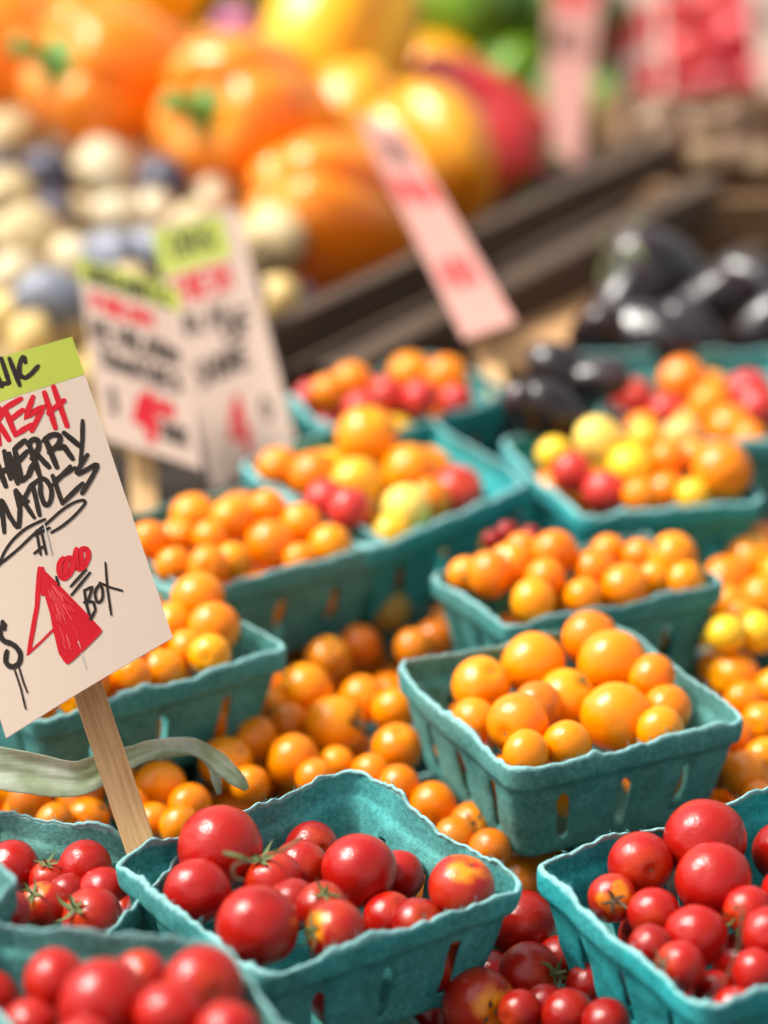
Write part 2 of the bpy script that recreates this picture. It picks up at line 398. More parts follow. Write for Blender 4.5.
def put_tomato(p, r, colr, rnd, pole=None, cal=None):
    if cal is None and pole is None:
        u_ = rnd.random()
        if u_ < (.16 if colr in ('r', 'b', 'k') else .07): cal = rnd.choice((0, 1, 2, 3, 4, 5) if colr in ('r', 'b') else (6, 6, 4)); pole = (rnd.uniform(-.8, .8), rnd.uniform(-.2, .8), rnd.uniform(.1, .6))
        elif u_ < .30: cal = -1; pole = (rnd.uniform(-.7, .7), rnd.uniform(-.5, .7), rnd.uniform(.3, .9))
    mt = 'blushtomato' if colr == 'b' else 'redtomato' if colr in ('r', 'r2', 'k') else 'tomato'
    o = bpy.data.objects.new('cherry_tomato', rnd.choice(TMM[mt])); COL.objects.link(o)
    o.location = p; o.rotation_mode = 'QUATERNION'
    if pole is None:
        pole = Vector((rnd.uniform(-1, 1), rnd.uniform(-.1, 1.2), rnd.uniform(-1.2, .35)))
    else: pole = RT*pole[0]+UP*pole[1]-FW*pole[2]
    o.rotation_quaternion = pole_quat(pole, rnd.uniform(0, 6.28))
    o.scale = (r, r, r)
    c = PAL[colr]; j = rnd.uniform(-.12, .12); 
    o.color = (min(1, c[0]*(1+j*.5)), c[1]*(1+j*1.6), c[2], 1)
    if cal is not None and cal >= 0:
        co = bpy.data.objects.new('calyx', CAL[cal % 7]); COL.objects.link(co); co.parent = o
    elif cal == -1:
        co = bpy.data.objects.new('stem_scar', SMALL); COL.objects.link(co); co.parent = o
    return o
def wall_defs(B, p, r):
    """list of (deficit, inward normal, is_front) for the four walls"""
    C = B['C']; out = []
    up = B['n']
    for i in range(4):
        a, b = C[i], C[(i+1) % 4]; e = (b-a).normalized(); ni = e.cross(up); 
        if ni.dot(B['cen']-a) < 0: ni = -ni
        half = (B['cen']-a).dot(ni); d = (p-a).dot(ni); h = -(p-a).dot(up)
        if h >= 0: need = r*.97+half*(.055+.14*min(1, h/B['H']))
        else:
            need = half*.05+(r*.98 if i < 2 else (math.sqrt(max(0, r*r-h*h))*.95 if -h < r else -1))
        out.append((need-d, ni, i < 2))
    return out
def hits_basket(p, r, skip=None):
    for k, B in BASKETS.items():
        if k == skip: continue
        up = B['n']; h = -(p-B['cen']).dot(up)
        if h < -r or h > B['H']+r: continue
        ins = True; k_ = 1-.17*min(1, max(0, h/B['H']))
        for i in range(4):
            a, b = B['C'][i], B['C'][(i+1) % 4]; ni = (b-a).normalized().cross(up)
            if ni.dot(B['cen']-a) < 0: ni = -ni
            half = (B['cen']-a).dot(ni)
            if (p-a).dot(ni) < half*(1-k_)-r*.8: ins = False; break
        if ins: return True
    return False
HEAPS = []
ORD = ['leftmost', 'second', 'third', 'fourth', 'fifth', 'sixth', 'seventh', 'eighth', 'ninth', 'tenth', 'eleventh', 'twelfth']
def heap(key, items, phrase, group, z0=.006, zlo=-.03, zhi=.04, fill='o', nfill=60, rfill=(.0132, .0152), fz=(-.039, -.008), quad=None, spread=.84, seed=0, rows=4):
    """items: (px,py,diameter px,colour,[pole],[calyx]); solved along their view rays so that they touch rather than overlap"""
    rnd = random.Random(seed+100)
    T = []
    ymid = sum(i[1] for i in items)/len(items)
    med = sorted(i[2] for i in items)[len(items)//2]
    for it in items:
        px, py, d, c = it[:4]; d = max(d, med*.88)
        p = on_z(px, py, z0); dep = depth(p)
        T.append([px, py, d, dep, c, it[4] if len(it) > 4 else None, it[5] if len(it) > 5 else None])
    for itn in range(160):
        moved = False
        for a in range(len(T)):
            for b in range(a+1, len(T)):
                A, B = T[a], T[b]
                pa, pb = at_d(A[0], A[1], A[3]), at_d(B[0], B[1], B[3]); ra, rb = A[2]*A[3]/F_PX/2, B[2]*B[3]/F_PX/2
                gap = (ra+rb)*.985-(pa-pb).length
                if gap > 0:
                    # who is in front: lower in the picture
                    s = 1 if (A[1]+.25*A[2]) > (B[1]+.25*B[2]) else -1
                    st = gap*.5+.0001
                    A[3] -= s*st*.5; B[3] += s*st*.5; moved = True
        for A in T:
            p = at_d(A[0], A[1], A[3]); 
            if p.z > zhi: A[3] += (p.z-zhi)*.5
            if p.z < zlo: A[3] -= (zlo-p.z)*.5
        if quad is None and not key.startswith('L'):
            for A in T:
                p = at_d(A[0], A[1], A[3]); r = A[2]*A[3]/F_PX/2; rd = ray(A[0], A[1])
                for df, ni, fr in wall_defs(BASKETS[key], p, r):
                    if df > 0:
                        k = rd.dot(ni); 
                        if abs(k) > .15: A[3] += max(-.004, min(.004, df/k*.6)); moved = True
        if not moved: break
    out = []
    for A in T:
        p = at_d(A[0], A[1], A[3]); r = A[2]*A[3]/F_PX/2
        pole = A[5]; cal = A[6]
        if not key.startswith('L'):
            for _ in range(3):
                for df, ni, fr in wall_defs(BASKETS[key], p, r):
                    if df > 0: p = p+ni*min(df, .006)
        A.append(p)
        o = put_tomato(p, r, A[4], rnd, pole, cal); out.append((A, o)); ALL.append((p, r))
    # fill below
    if quad is None:
        B = BASKETS[key]; Cq = B['C']; cen = B['cen']
    else: Cq = quad; cen = sum(Cq, Vector())/4
    mine = [(A[7], A[2]*A[3]/F_PX/2, A) for A, o in out]
    placed = []; tries = 0
    while len(placed) < nfill*2 and tries < 8000:
        tries += 1
        r = rnd.uniform(*rfill); h = rnd.uniform(*fz)
        x, y = rnd.uniform(-spread, spread), rnd.uniform(-spread, spread)
        k = 1+h*2.2 if quad is None else 1
        p = cen+(quad_pt(Cq, x, y)-cen)*k; p.z += h
        if quad is None and not key.startswith('L') and rnd.random() < .5:      # rest against a front wall
            df, ni, fr = wall_defs(BASKETS[key], p, r)[rnd.choice((0, 1))]
            p = p+ni*(df+.0003)
        ok = True
        for q, rq, *_ in mine+placed:
            if (p-q).length < (r+rq)*.93: ok = False; break
        if not ok: continue
        if quad is None and not key.startswith('L'):
            if any(df > 0 for df, *_ in wall_defs(BASKETS[key], p, r)): continue
        elif hits_basket(p, r, key) : continue
        px, py, dp = proj(p)
        if px < -60 or px > 830 or py > 1090: continue
        for q, rq, A in mine:
            if math.hypot(px-A[0], py-A[1]) < A[2]*.5+.1*r*F_PX/dp and dp < A[3]: ok = False; break
        if not ok: continue
        for q, rq in ALL:
            if (p-q).length < (r+rq)*.8: ok = False; break
        if not ok: continue
        placed.append((p, r))
    rec = [(o, A[4]) for A, o in out]
    for p, r in placed:
        c = rnd.choice(fill)
        c = {'o': 'o', 'r': 'r2', 'y': 'y', 'd': 'd', 'k': 'k'}[c]
        o = put_tomato(p, r, c, rnd, None, None); ALL.append((p, r)); o['filler'] = 1
        rec.append((o, c))
    HEAPS.append((rec, phrase, group))
    return out

heap('C', [(220, 848, 86, 'r'), (197, 892, 68, 'r'), (258, 926, 84, 'r', (.1, -.2, -1)), (272, 880, 62, 'r', (-.35, .75, .5), 1), (300, 868, 58, 'r'), (359, 871, 76, 'r'), (312, 848, 40, 'r2'),
    (336, 932, 64, 'b', (-.62, .1, .5), 2), (390, 917, 52, 'r'), (322, 908, 36, 'r2', (.1, .6, .6), 3), (398, 876, 54, 'r'), (463, 888, 68, 'b', (.25, .75, .45), -1), (292, 905, 30, 'r2'), (418, 925, 30, 'r2')],
    'basket by the stake', 'red tomatoes in the basket by the stake', fill='r', seed=1, nfill=26, rfill=(.0130, .0165), zhi=.035)
heap('D', [(640, 864, 66, 'r', (.3, -.1, 1), -1), (704, 840, 84, 'r'), (713, 880, 77, 'r'), (612, 898, 50, 'b', (.0, .0, 1), 4), (654, 914, 54, 'r', (-.1, -.5, .8), -1), (696, 936, 64, 'r'), (680, 966, 52, 'r'),
    (748, 910, 50, 'r', (-.6, -.3, .6), 0), (770, 935, 58, 'r'), (755, 972, 48, 'r'), (716, 993, 40, 'r2'), (650, 946, 32, 'r2'), (785, 890, 50, 'r'), (800, 960, 56, 'r'), (735, 1010, 50, 'r')],
    'basket at lower right corner', 'red tomatoes in the lower right basket', fill='r', seed=2, nfill=26, rfill=(.0125, .0160))
heap('B1', [(533, 664, 64, 'o'), (589, 638, 57, 'o'), (612, 663, 70, 'o'), (481, 686, 60, 'o'), (567, 699, 63, 'o2', (.45, .62, .55), 6), (518, 724, 64, 'o'), (616, 717, 72, 'o', (.1, .2, -1)),
    (667, 709, 50, 'o'), (473, 722, 36, 'o'), (567, 744, 42, 'o'), (526, 754, 46, 'o'), (661, 731, 38, 'o'), (652, 678, 42, 'o'), (538, 706, 34, 'd')],
    'sharp orange basket', 'orange tomatoes in the sharp basket', fill='o', seed=3, nfill=22, z0=.008)
heap('K', [(465, 574, 36, 'o'), (488, 575, 50, 'o'), (510, 566, 48, 'o'), (554, 553, 48, 'o'), (545, 578, 42, 'o'), (533, 601, 46, 'o2'), (522, 550, 34, 'o'), (594, 570, 44, 'o'), (608, 552, 36, 'o'),
    (626, 587, 50, 'o2'), (583, 597, 40, 'o'), (673, 556, 50, 'o2'), (686, 582, 42, 'o'), (640, 556, 38, 'o'), (655, 578, 34, 'o')],
    'basket behind the sharp orange one', 'orange tomatoes in the basket behind the sharp one', seed=4, nfill=20, rfill=(.0125, .0142))
heap('H', [(198, 597, 54, 'o'), (214, 628, 54, 'o'), (211, 656, 44, 'o2'), (172, 624, 46, 'o'), (162, 672, 48, 'o'), (186, 650, 42, 'o'), (132, 676, 44, 'o2'), (150, 640, 44, 'o'), (120, 645, 44, 'o'), (90, 680, 46, 'o')],
    'basket behind the big sign', 'orange tomatoes behind the big sign', seed=5, nfill=22)
heap('I', [(193, 516, 46, 'o'), (149, 540, 40, 'o'), (178, 537, 38, 'o'), (232, 520, 46, 'o2'), (268, 508, 38, 'o'), (270, 545, 52, 'o'), (302, 524, 44, 'o'), (330, 546, 44, 'o2'), (208, 566, 42, 'o'), (174, 566, 40, 'o'), (232, 560, 36, 'o2'), (210, 538, 36, 'o'), (300, 560, 34, 'o')],
    'basket under the paired signs', 'orange tomatoes under the paired signs', seed=6, nfill=20)
heap('J', [(367, 438, 64, 'o'), (408, 472, 56, 'o'), (356, 484, 54, 'y'), (313, 476, 52, 'o'), (278, 468, 46, 'o'), (457, 493, 56, 'k'), (406, 509, 50, 'p'), (350, 510, 46, 'k'), (392, 535, 34, 'y'), (326, 500, 40, 'k'), (430, 500, 34, 'o')],
    'mixed basket in the middle', 'mixed tomatoes in the middle basket', seed=7, nfill=20, fill='oky', z0=.012)
heap('M', [(599, 440, 52, 'p'), (554, 454, 34, 'y'), (572, 472, 42, 'k'), (605, 492, 46, 'k'), (630, 468, 48, 'y'), (668, 460, 40, 'o'), (666, 492, 42, 'o'), (694, 497, 38, 'y'), (722, 472, 62, 'o'), (683, 436, 42, 'p'), (695, 458, 40, 'o'), (645, 440, 36, 'y'), (640, 496, 34, 'o')],
    'mixed basket under the eggplants', 'mixed tomatoes under the eggplants', seed=8, nfill=20, fill='oky', z0=.01)
heap('N', [(631, 399, 44, 'k'), (682, 381, 50, 'o'), (667, 412, 40, 'k'), (711, 405, 46, 'o'), (730, 430, 50, 'o'), (757, 410, 46, 'k'), (643, 430, 38, 'o'), (690, 425, 38, 'o'), (750, 440, 40, 'o')],
    'rearmost basket at right', 'tomatoes in the rearmost right basket', seed=9, nfill=8, fill='ok', z0=-.004)
heap('O', [(352, 383, 42, 'o'), (410, 373, 44, 'o'), (447, 378, 46, 'o'), (328, 392, 36, 'o'), (420, 398, 38, 'k'), (456, 402, 36, 'k'), (386, 395, 40, 'k'), (302, 396, 34, 'k'), (360, 408, 36, 'k')],
    'farthest basket', 'tomatoes in the farthest basket', seed=10, nfill=14, fill='ok', z0=.008)
heap('E', [(55, 980, 64, 'r'), (104, 1004, 92, 'r', (.0, .1, -1)), (203, 988, 84, 'r'), (170, 1014, 74, 'r'), (30, 1028, 60, 'r'), (140, 980, 52, 'r'), (228, 1035, 70, 'r'), (85, 1050, 70, 'r'), (-10, 1000, 60, 'r')],
    'blurred basket at bottom left', 'red tomatoes in the bottom left basket', seed=11, nfill=14, fill='r', z0=.03, zlo=.0, zhi=.046)
heap('F', [(12, 868, 56, 'r'), (50, 880, 44, 'r', (-.1, .8, .5), 1), (86, 866, 54, 'r'), (104, 893, 54, 'r'), (44, 905, 50, 'b'), (92, 918, 64, 'r'), (10, 912, 42, 'r'), (68, 895, 34, 'r2'), (125, 915, 40, 'r')],
    'basket left of the stake', 'red tomatoes left of the stake', seed=12, nfill=22, fill='r', z0=-.004)
# lower layer
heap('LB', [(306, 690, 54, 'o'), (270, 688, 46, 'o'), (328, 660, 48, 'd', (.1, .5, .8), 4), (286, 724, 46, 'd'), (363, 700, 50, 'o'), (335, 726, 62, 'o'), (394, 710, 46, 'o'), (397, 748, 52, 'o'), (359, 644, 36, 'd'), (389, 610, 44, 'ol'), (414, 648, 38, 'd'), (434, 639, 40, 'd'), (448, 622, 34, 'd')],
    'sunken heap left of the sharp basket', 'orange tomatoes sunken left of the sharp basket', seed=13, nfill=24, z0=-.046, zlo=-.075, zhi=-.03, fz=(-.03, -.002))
heap('LA', [(253, 741, 52, 'o'), (293, 761, 57, 'o'), (226, 763, 56, 'o'), (160, 786, 54, 'o2'), (337, 764, 36, 'o'), (371, 774, 42, 'o'), (315, 778, 40, 'o'), (399, 785, 42, 'o'), (180, 826, 42, 'o2'), (190, 806, 46, 'o'), (154, 820, 36, 'o'), (250, 785, 40, 'o'), (270, 705, 30, 'o')],
    'sunken heap behind the stake', 'orange tomatoes sunken behind the stake', seed=14, nfill=24, z0=-.046, zlo=-.075, zhi=-.03, fz=(-.03, -.002))
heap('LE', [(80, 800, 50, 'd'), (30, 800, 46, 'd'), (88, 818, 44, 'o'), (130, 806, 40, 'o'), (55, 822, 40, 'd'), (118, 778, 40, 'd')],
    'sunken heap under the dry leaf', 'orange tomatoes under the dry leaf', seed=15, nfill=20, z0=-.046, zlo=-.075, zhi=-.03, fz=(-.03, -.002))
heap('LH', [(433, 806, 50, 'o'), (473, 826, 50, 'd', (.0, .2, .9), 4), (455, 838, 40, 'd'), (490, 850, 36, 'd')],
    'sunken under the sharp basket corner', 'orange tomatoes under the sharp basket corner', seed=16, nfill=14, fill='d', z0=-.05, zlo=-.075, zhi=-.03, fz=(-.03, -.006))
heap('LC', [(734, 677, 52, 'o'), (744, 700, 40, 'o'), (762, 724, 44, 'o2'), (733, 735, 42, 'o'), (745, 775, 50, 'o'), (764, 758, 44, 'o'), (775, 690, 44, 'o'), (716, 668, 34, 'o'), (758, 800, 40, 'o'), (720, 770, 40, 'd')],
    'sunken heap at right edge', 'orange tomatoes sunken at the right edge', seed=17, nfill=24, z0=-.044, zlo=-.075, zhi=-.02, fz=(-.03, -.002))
heap('LF', [(726, 580, 50, 'o'), (752, 560, 54, 'o'), (728, 604, 40, 'o'), (764, 600, 52, 'o'), (726, 634, 42, 'y'), (756, 632, 44, 'y'), (762, 545, 44, 'o'), (740, 618, 38, 'o'), (780, 575, 46, 'o')],
    'farther sunken heap at right', 'tomatoes in the farther sunken heap at right', seed=18, nfill=20, z0=-.03, zlo=-.065, zhi=.0, fz=(-.03, .01), fill='oy')
heap('LD', [(522, 925, 72, 'r2'), (530, 975, 68, 'r'), (491, 972, 32, 'r2'), (479, 1003, 74, 'b', (.45, -.1, .8), 5), (568, 1015, 54, 'r2'), (606, 1022, 50, 'r2'), (520, 1012, 46, 'r2'), (560, 960, 50, 'r2'), (588, 985, 46, 'r2'), (545, 1005, 44, 'r2'), (450, 985, 44, 'r2')],
    'sunken red heap between red baskets', 'red tomatoes sunken between the red baskets', seed=19, nfill=26, fill='r', z0=-.046, zlo=-.08, zhi=-.03, fz=(-.03, -.004))

# dark red currant tomatoes peeping behind basket K
heap('LG', [(492, 540, 20, 'r2'), (507, 532, 22, 'r2'), (515, 548, 22, 'r2'), (530, 535, 18, 'r2'), (548, 590, 40, 'o')][:4], 'behind the second orange basket', 'small dark red tomatoes in the gap', seed=20, nfill=8, z0=.0, zlo=-.04, zhi=.02, fz=(-.03, -.006), fill='d')

# ---------------------------------------------------------------- signs
def homog(q):
    """bilinear helper from unit square to 4 points TL,TR,BR,BL"""
    return lambda u, v: (q[0]*(1-u)+q[1]*u)*(1-v)+(q[3]*(1-u)+q[2]*u)*v
def inv_px(q4, px, py):
    """pixel -> (u,v) by Newton on the projected bilinear patch"""
    f = homog(q4); u = v = .5
    for _ in range(12):
        a = proj(f(u, v)); b = proj(f(u+1e-3, v)); c = proj(f(u, v+1e-3))
        ex, ey = px-a[0], py-a[1]; j11, j12, j21, j22 = (b[0]-a[0])/1e-3, (c[0]-a[0])/1e-3, (b[1]-a[1])/1e-3, (c[1]-a[1])/1e-3
        det = j11*j22-j12*j21; u += (ex*j22-ey*j12)/det; v += (-ex*j21+ey*j11)/det
    return u, v
def stroke_mesh(strokes, f, n, lift, bend, org):
    """strokes: (list of (u,v) in metres-normalised board coords, half width in metres)"""
    vs, fs = [], []; lv = 0
    for pts, wd in strokes:
        lv += 1; P3 = []
        sm = []
        for k in range(len(pts)-1):
            m = 4
            for q in range(m): t = q/m; sm.append((pts[k][0]*(1-t)+pts[k+1][0]*t, pts[k][1]*(1-t)+pts[k+1][1]*t))
        sm.append(pts[-1])
        if len(pts) > 4:
            for _ in range(3): sm = [sm[0]]+[((sm[i-1][0]+2*sm[i][0]+sm[i+1][0])/4, (sm[i-1][1]+2*sm[i][1]+sm[i+1][1])/4) for i in range(1, len(sm)-1)]+[sm[-1]]
        P3 = [f(u, v)+n*(lift+lv*.000003)+bend(u, v) for u, v in sm]
        b = len(vs); L = len(P3)
        for k, p in enumerate(P3):
            d = (P3[min(L-1, k+1)]-P3[max(0, k-1)])
            if d.length == 0: d = Vector((1, 0, 0))
            s = n.cross(d.normalized()); w_ = wd*(1+.14*noise.noise(p*700))*(.82 if k in (0, L-1) else 1)
            vs += [p+s*w_-org, p-s*w_-org]
        for k in range(L-1): fs.append((b+2*k, b+2*k+1, b+2*k+3, b+2*k+2))
        # rounded ends
        for e, sg in ((0, -1), (L-1, 1)):
            p = P3[e]; d = (P3[1]-P3[0] if e == 0 else P3[-1]-P3[-2]).normalized()*sg; s = n.cross(d)
            c0 = len(vs); vs.append(p-org)
            for a in range(7): an = math.pi*(a/6-.5); vs.append(p+(d*math.cos(an)+s*math.sin(an))*wd*.82-org)
            for a in range(6): fs.append((c0, c0+1+a, c0+2+a))
    return mesh('strokes', vs, fs, False)
FONT = {'O': [[(.5, 0), (.1, .15), (0, .5), (.1, .85), (.5, 1), (.9, .85), (1, .5), (.9, .15), (.5, 0)]], 'R': [[(0, 1), (0, 0), (.7, 0), (.9, .25), (.7, .5), (0, .5)], [(.4, .5), (1, 1)]],
    'G': [[(.95, .15), (.5, 0), (.05, .3), (.05, .75), (.5, 1), (.95, .8), (.95, .55), (.6, .55)]], 'A': [[(0, 1), (.5, 0), (1, 1)], [(.2, .65), (.8, .65)]], 'N': [[(0, 1), (0, 0), (1, 1), (1, 0)]],
    'I': [[(.5, 0), (.5, 1)]], 'C': [[(.95, .15), (.5, 0), (.05, .3), (.05, .75), (.5, 1), (.95, .85)]], 'F': [[(0, 1), (0, 0), (.9, 0)], [(0, .5), (.7, .5)]], 'E': [[(.9, 0), (0, 0), (0, 1), (.9, 1)], [(0, .5), (.7, .5)]],
    'S': [[(.9, .1), (.4, 0), (.05, .25), (.5, .5), (.95, .75), (.5, 1), (.05, .9)]], 'H': [[(0, 0), (0, 1)], [(1, 0), (1, 1)], [(0, .5), (1, .5)]], 'Y': [[(0, 0), (.5, .45), (1, 0)], [(.5, .45), (.5, 1)]],
    'T': [[(0, 0), (1, 0)], [(.5, 0), (.5, 1)]], 'M': [[(0, 1), (.1, 0), (.5, .7), (.9, 0), (1, 1)]], 'L': [[(0, 0), (0, 1), (.9, 1)]], 'B': [[(0, 0), (0, 1), (.8, .9), (.8, .6), (0, .5)], [(0, 0), (.7, .1), (.7, .4), (0, .5)]],
    'X': [[(0, 0), (1, 1)], [(1, 0), (0, 1)]], '$': [[(.9, .2), (.4, .1), (.1, .3), (.9, .7), (.5, .9), (.05, .8)], [(.5, 0), (.5, 1)]], '4': [[(.7, 1), (.7, 0), (0, .65), (1, .65)]], '0': [[(.5, 0), (.1, .3), (.1, .7), (.5, 1), (.9, .7), (.9, .3), (.5, 0)]], '.': [[(.5, .95), (.55, 1)]]}
def text(s, u0, v0, u1, v1):
    out = []; n = len(s); cw = (u1-u0)/n
    for k, ch in enumerate(s):
        for st in FONT.get(ch, []): out.append([(u0+cw*(k+x*.72+.1), v0+(v1-v0)*y) for x, y in st])
    return out
def sign(q4, label, content, stake=None, card='card', group=None, strip=None, curve=.0, thick=.0009, th_front=True):
    """q4: TL,TR,BR,BL world points. content: list of (material, strokes uv, half width m)"""
    org = (q4[3]+q4[2])/2; f0 = homog(q4); n = ((q4[1]-q4[0]).cross(q4[3]-q4[0])).normalized()
    if n.dot(CAM-org) < 0: n = -n
    bend = lambda u, v: n*(curve*(1-(2*u-1)**2)+.0012*noise.noise(Vector((u*1.5, v*1.5, org.x*9))))
    root = empty('price_sign', org); tag(root, label, 'sign', group)
    def patch(name, u0, v0, u1, v1, front, back, mat, nu=14, nv=16):
        vs, fs = [], []
        for side in (front, back):
            for j in range(nv+1):
                for i in range(nu+1):
                    u, v = u0+(u1-u0)*i/nu, v0+(v1-v0)*j/nv; vs.append(f0(u, v)+bend(u, v)+n*side-org)
        A = (nu+1)*(nv+1); id_ = lambda s, i, j: s*A+j*(nu+1)+i
        for j in range(nv):
            for i in range(nu):
                fs.append((id_(0, i, j), id_(0, i, j+1), id_(0, i+1, j+1), id_(0, i+1, j))); fs.append((id_(1, i, j), id_(1, i+1, j), id_(1, i+1, j+1), id_(1, i, j+1)))
        for j in range(nv):
            for i in (0, nu): fs.append((id_(0, i, j), id_(1, i, j), id_(1, i, j+1), id_(0, i, j+1)))
        for i in range(nu):
            for j in (0, nv): fs.append((id_(0, i, j), id_(0, i+1, j), id_(1, i+1, j), id_(1, i, j)))
        return link(name, mesh(name, vs, fs, False), M[mat], root)
    patch('board', 0, 0, 1, 1, 0, -thick, card)
    if strip: patch('green_strip', strip[0], strip[1], strip[2], strip[3], .00008, .00001, 'strip', 10, 4)
    for nm, mat, strokes in content:
        link(nm, stroke_mesh(strokes, f0, n, .0004 if nm == 'red_streaks' else .00012, bend, org), M[mat], root)
    if stake:
        a, b, wd, tk = stake     # top, bottom world
        ax = (a-b).normalized(); sx = ax.cross(n).normalized(); nn = sx.cross(ax)
        L = (a-b).length; me = box_mesh('stake', wd, tk, L, .0006)
        o = link('stake', me, M['stake'], root, (a+b)/2-org); o.rotation_mode = 'QUATERNION'
        o.rotation_quaternion = Matrix((sx, nn, ax)).transposed().to_quaternion()
    return root, f0, n
# main sign
DR, DL = 1.165, 1.10
Q = [at_d(-103, 392, 1.150), at_d(72, 336, 1.160), at_d(173, 638, 1.130), at_d(6, 738, 1.110)]
def U(crop, pts):
    sc_, ox, oy = {1: (6.4, 0, 330), 2: (6.4, 0, 440), 3: (4.2667, 0, 530)}[crop]
    return [inv_px(Q, ox+x/sc_, oy+y/sc_) for x, y in pts]
PXM = 1.13/F_PX      # metres per pixel on the sign
def S(crop, wpx, *lines): return [(U(crop, l), wpx*PXM/2) for l in lines]
black = S(1, 5.2, [(-190, 300), (-240, 340), (-220, 420), (-170, 440), (-160, 350), (-190, 300)], [(-140, 280), (-110, 420)], [(-50, 230), (-30, 385)], [(-50, 230), (15, 370)], [(10, 190), (62, 348)], [(-20, 372), (20, 352), (60, 350)], [(62, 190), (128, 362)], [(165, 215), (150, 162), (122, 240), (128, 300), (160, 318), (200, 290), (245, 235)])
black += S(1, 6, [(-90, 860), (-130, 900), (-110, 1000), (-40, 990)], [(-25, 840), (40, 1010)], [(30, 785), (70, 960)], [(60, 800), (115, 990)], [(-5, 930), (80, 880)], [(95, 770), (140, 975)], [(95, 770), (160, 715)], [(112, 860), (175, 785)], [(140, 975), (185, 940), (210, 870)],
    [(185, 730), (255, 940)], [(180, 740), (215, 703), (250, 715), (250, 770), (205, 830)], [(235, 800), (315, 885)], [(290, 700), (365, 885)], [(282, 715), (330, 672), (390, 678), (380, 740), (315, 790)], [(360, 762), (410, 750), (465, 828)], [(410, 662), (515, 748)])
black += S(1, 4.6, [(528, 580), (527, 700), (515, 870)])
black += S(2, 5, [(-90, 560), (-60, 700)], [(-110, 580), (-30, 520)], [(-30, 560), (10, 395)], [(12, 395), (30, 600)], [(18, 400), (65, 500), (110, 568)], [(100, 335), (130, 450), (125, 565)], [(105, 330), (220, 505)], [(120, 430), (180, 400)], [(150, 400), (200, 300), (270, 250)], [(212, 300), (255, 490)],
    [(262, 285), (258, 350), (292, 440), (328, 400), (335, 320), (290, 250), (255, 262)], [(338, 235), (400, 412)], [(345, 290), (450, 172)], [(370, 250), (480, 182)], [(400, 412), (530, 280)], [(560, 95), (470, 240), (560, 190), (635, 140), (590, 240), (525, 345)])
black += S(2, 3, [(0, 810), (20, 740), (80, 650), (170, 570), (290, 515)], [(5, 800), (120, 710), (240, 590), (300, 545), (400, 450), (480, 400), (540, 385), (552, 405), (480, 490), (400, 560), (330, 600)], [(235, 590), (262, 742)], [(262, 570), (298, 738)], [(222, 735), (280, 690)], [(222, 620), (320, 570)])
black += S(2, 3, [(455, 945), (552, 835)], [(460, 1000), (577, 855)], [(362, 885), (378, 938)])
black += S(3, 3, [(360, 262), (372, 330), (388, 388)], [(362, 262), (395, 245), (380, 300), (360, 315)], [(370, 310), (400, 312), (408, 345), (388, 388)], [(425, 235), (402, 270), (415, 322), (440, 300), (438, 250), (425, 235)])
black += S(3, 2.4, [(450, 142), (458, 250), (475, 366)], [(425, 228), (470, 248), (522, 262)])
black += S(3, 5.4, [(22, 408), (2, 420), (0, 450), (15, 478), (60, 490), (92, 530), (85, 575), (50, 590), (22, 568), (30, 520)], [(12, 396), (20, 425)])
black += S(3, 2, [(62, 595), (90, 680), (110, 765)], [(82, 590), (100, 650), (117, 695)])
red = S(1, 6.2, [(-110, 560), (-60, 730)], [(-110, 560), (-50, 520)], [(-40, 550), (0, 740)], [(-10, 600), (60, 712)], [(-45, 550), (0, 510), (10, 560), (-20, 600)], [(32, 510), (100, 680)], [(32, 510), (135, 448)], [(60, 590), (148, 520)], [(100, 680), (200, 615)], [(212, 435), (165, 570), (285, 485), (205, 652)], [(285, 405), (355, 632)], [(342, 365), (430, 618)], [(310, 538), (410, 452)])
red += S(2, 6, [(405, 765), (380, 800), (380, 860), (405, 900), (440, 880), (470, 820), (462, 760), (425, 765), (420, 830), (420, 870)], [(490, 705), (480, 770), (498, 840), (540, 820), (570, 750), (560, 700), (515, 705), (520, 770), (525, 810)])
red += S(3, 5, [(170, 170), (160, 330), (125, 525)], [(182, 170), (185, 280)]) + S(3, 2.6, [(118, 535), (180, 480), (245, 415)])
for k in range(15):      # marker-filled body of the figure four
    t = k/14; red += S(3, 5.6, [(182+22*t, 182+110*t), (425-135*t, 432+135*t)] if k % 2 == 0 else [(190, 200), (425-135*t, 432+135*t)])
red += S(3, 5, [(205, 260), (240, 440), (262, 530), (290, 570)], [(290, 570), (360, 505), (428, 436)], [(240, 420), (290, 500)], [(250, 470), (300, 520)])
streaks = []
rs = random.Random(4)
for k in range(34):
    t0 = rs.uniform(.15, .8); t1 = t0+rs.uniform(.08, .2); a = rs.uniform(0, 1)
    ex, ey = 425-135*a, 432+135*a
    streaks += S(3, rs.uniform(.3, .6), [(190+(ex-190)*t0, 200+(ey-200)*t0), (190+(ex-190)*t1+rs.uniform(-6, 6), 200+(ey-200)*t1)])
streaks = [(p_, w_) for p_, w_ in streaks]
stT, stB = at_d(58, 600, 1.145), on_z(160, 905, -.030)
root, f0, nn = sign(Q, 'large sharp cherry tomato price sign stapled to a wooden stake beside red tomatoes', [('black_lettering', 'ink', black), ('red_lettering', 'redink', red), ('red_streaks', 'redlight', streaks)],
    stake=(stT-(CAM-stT).normalized()*.002, stB, .0125, .0055), strip=(0, 0, 1, .128), curve=.0015)
for a, b, c in (((330, 465), (368, 597), 3), ((285, 550), (330, 738), 2)):
    link('staple', stroke_mesh([(U(c, [a, b]), .0003)], f0, nn, .0009, lambda u, v: nn*(.0015*(1-(2*u-1)**2)), root.location), M['steel'], root)

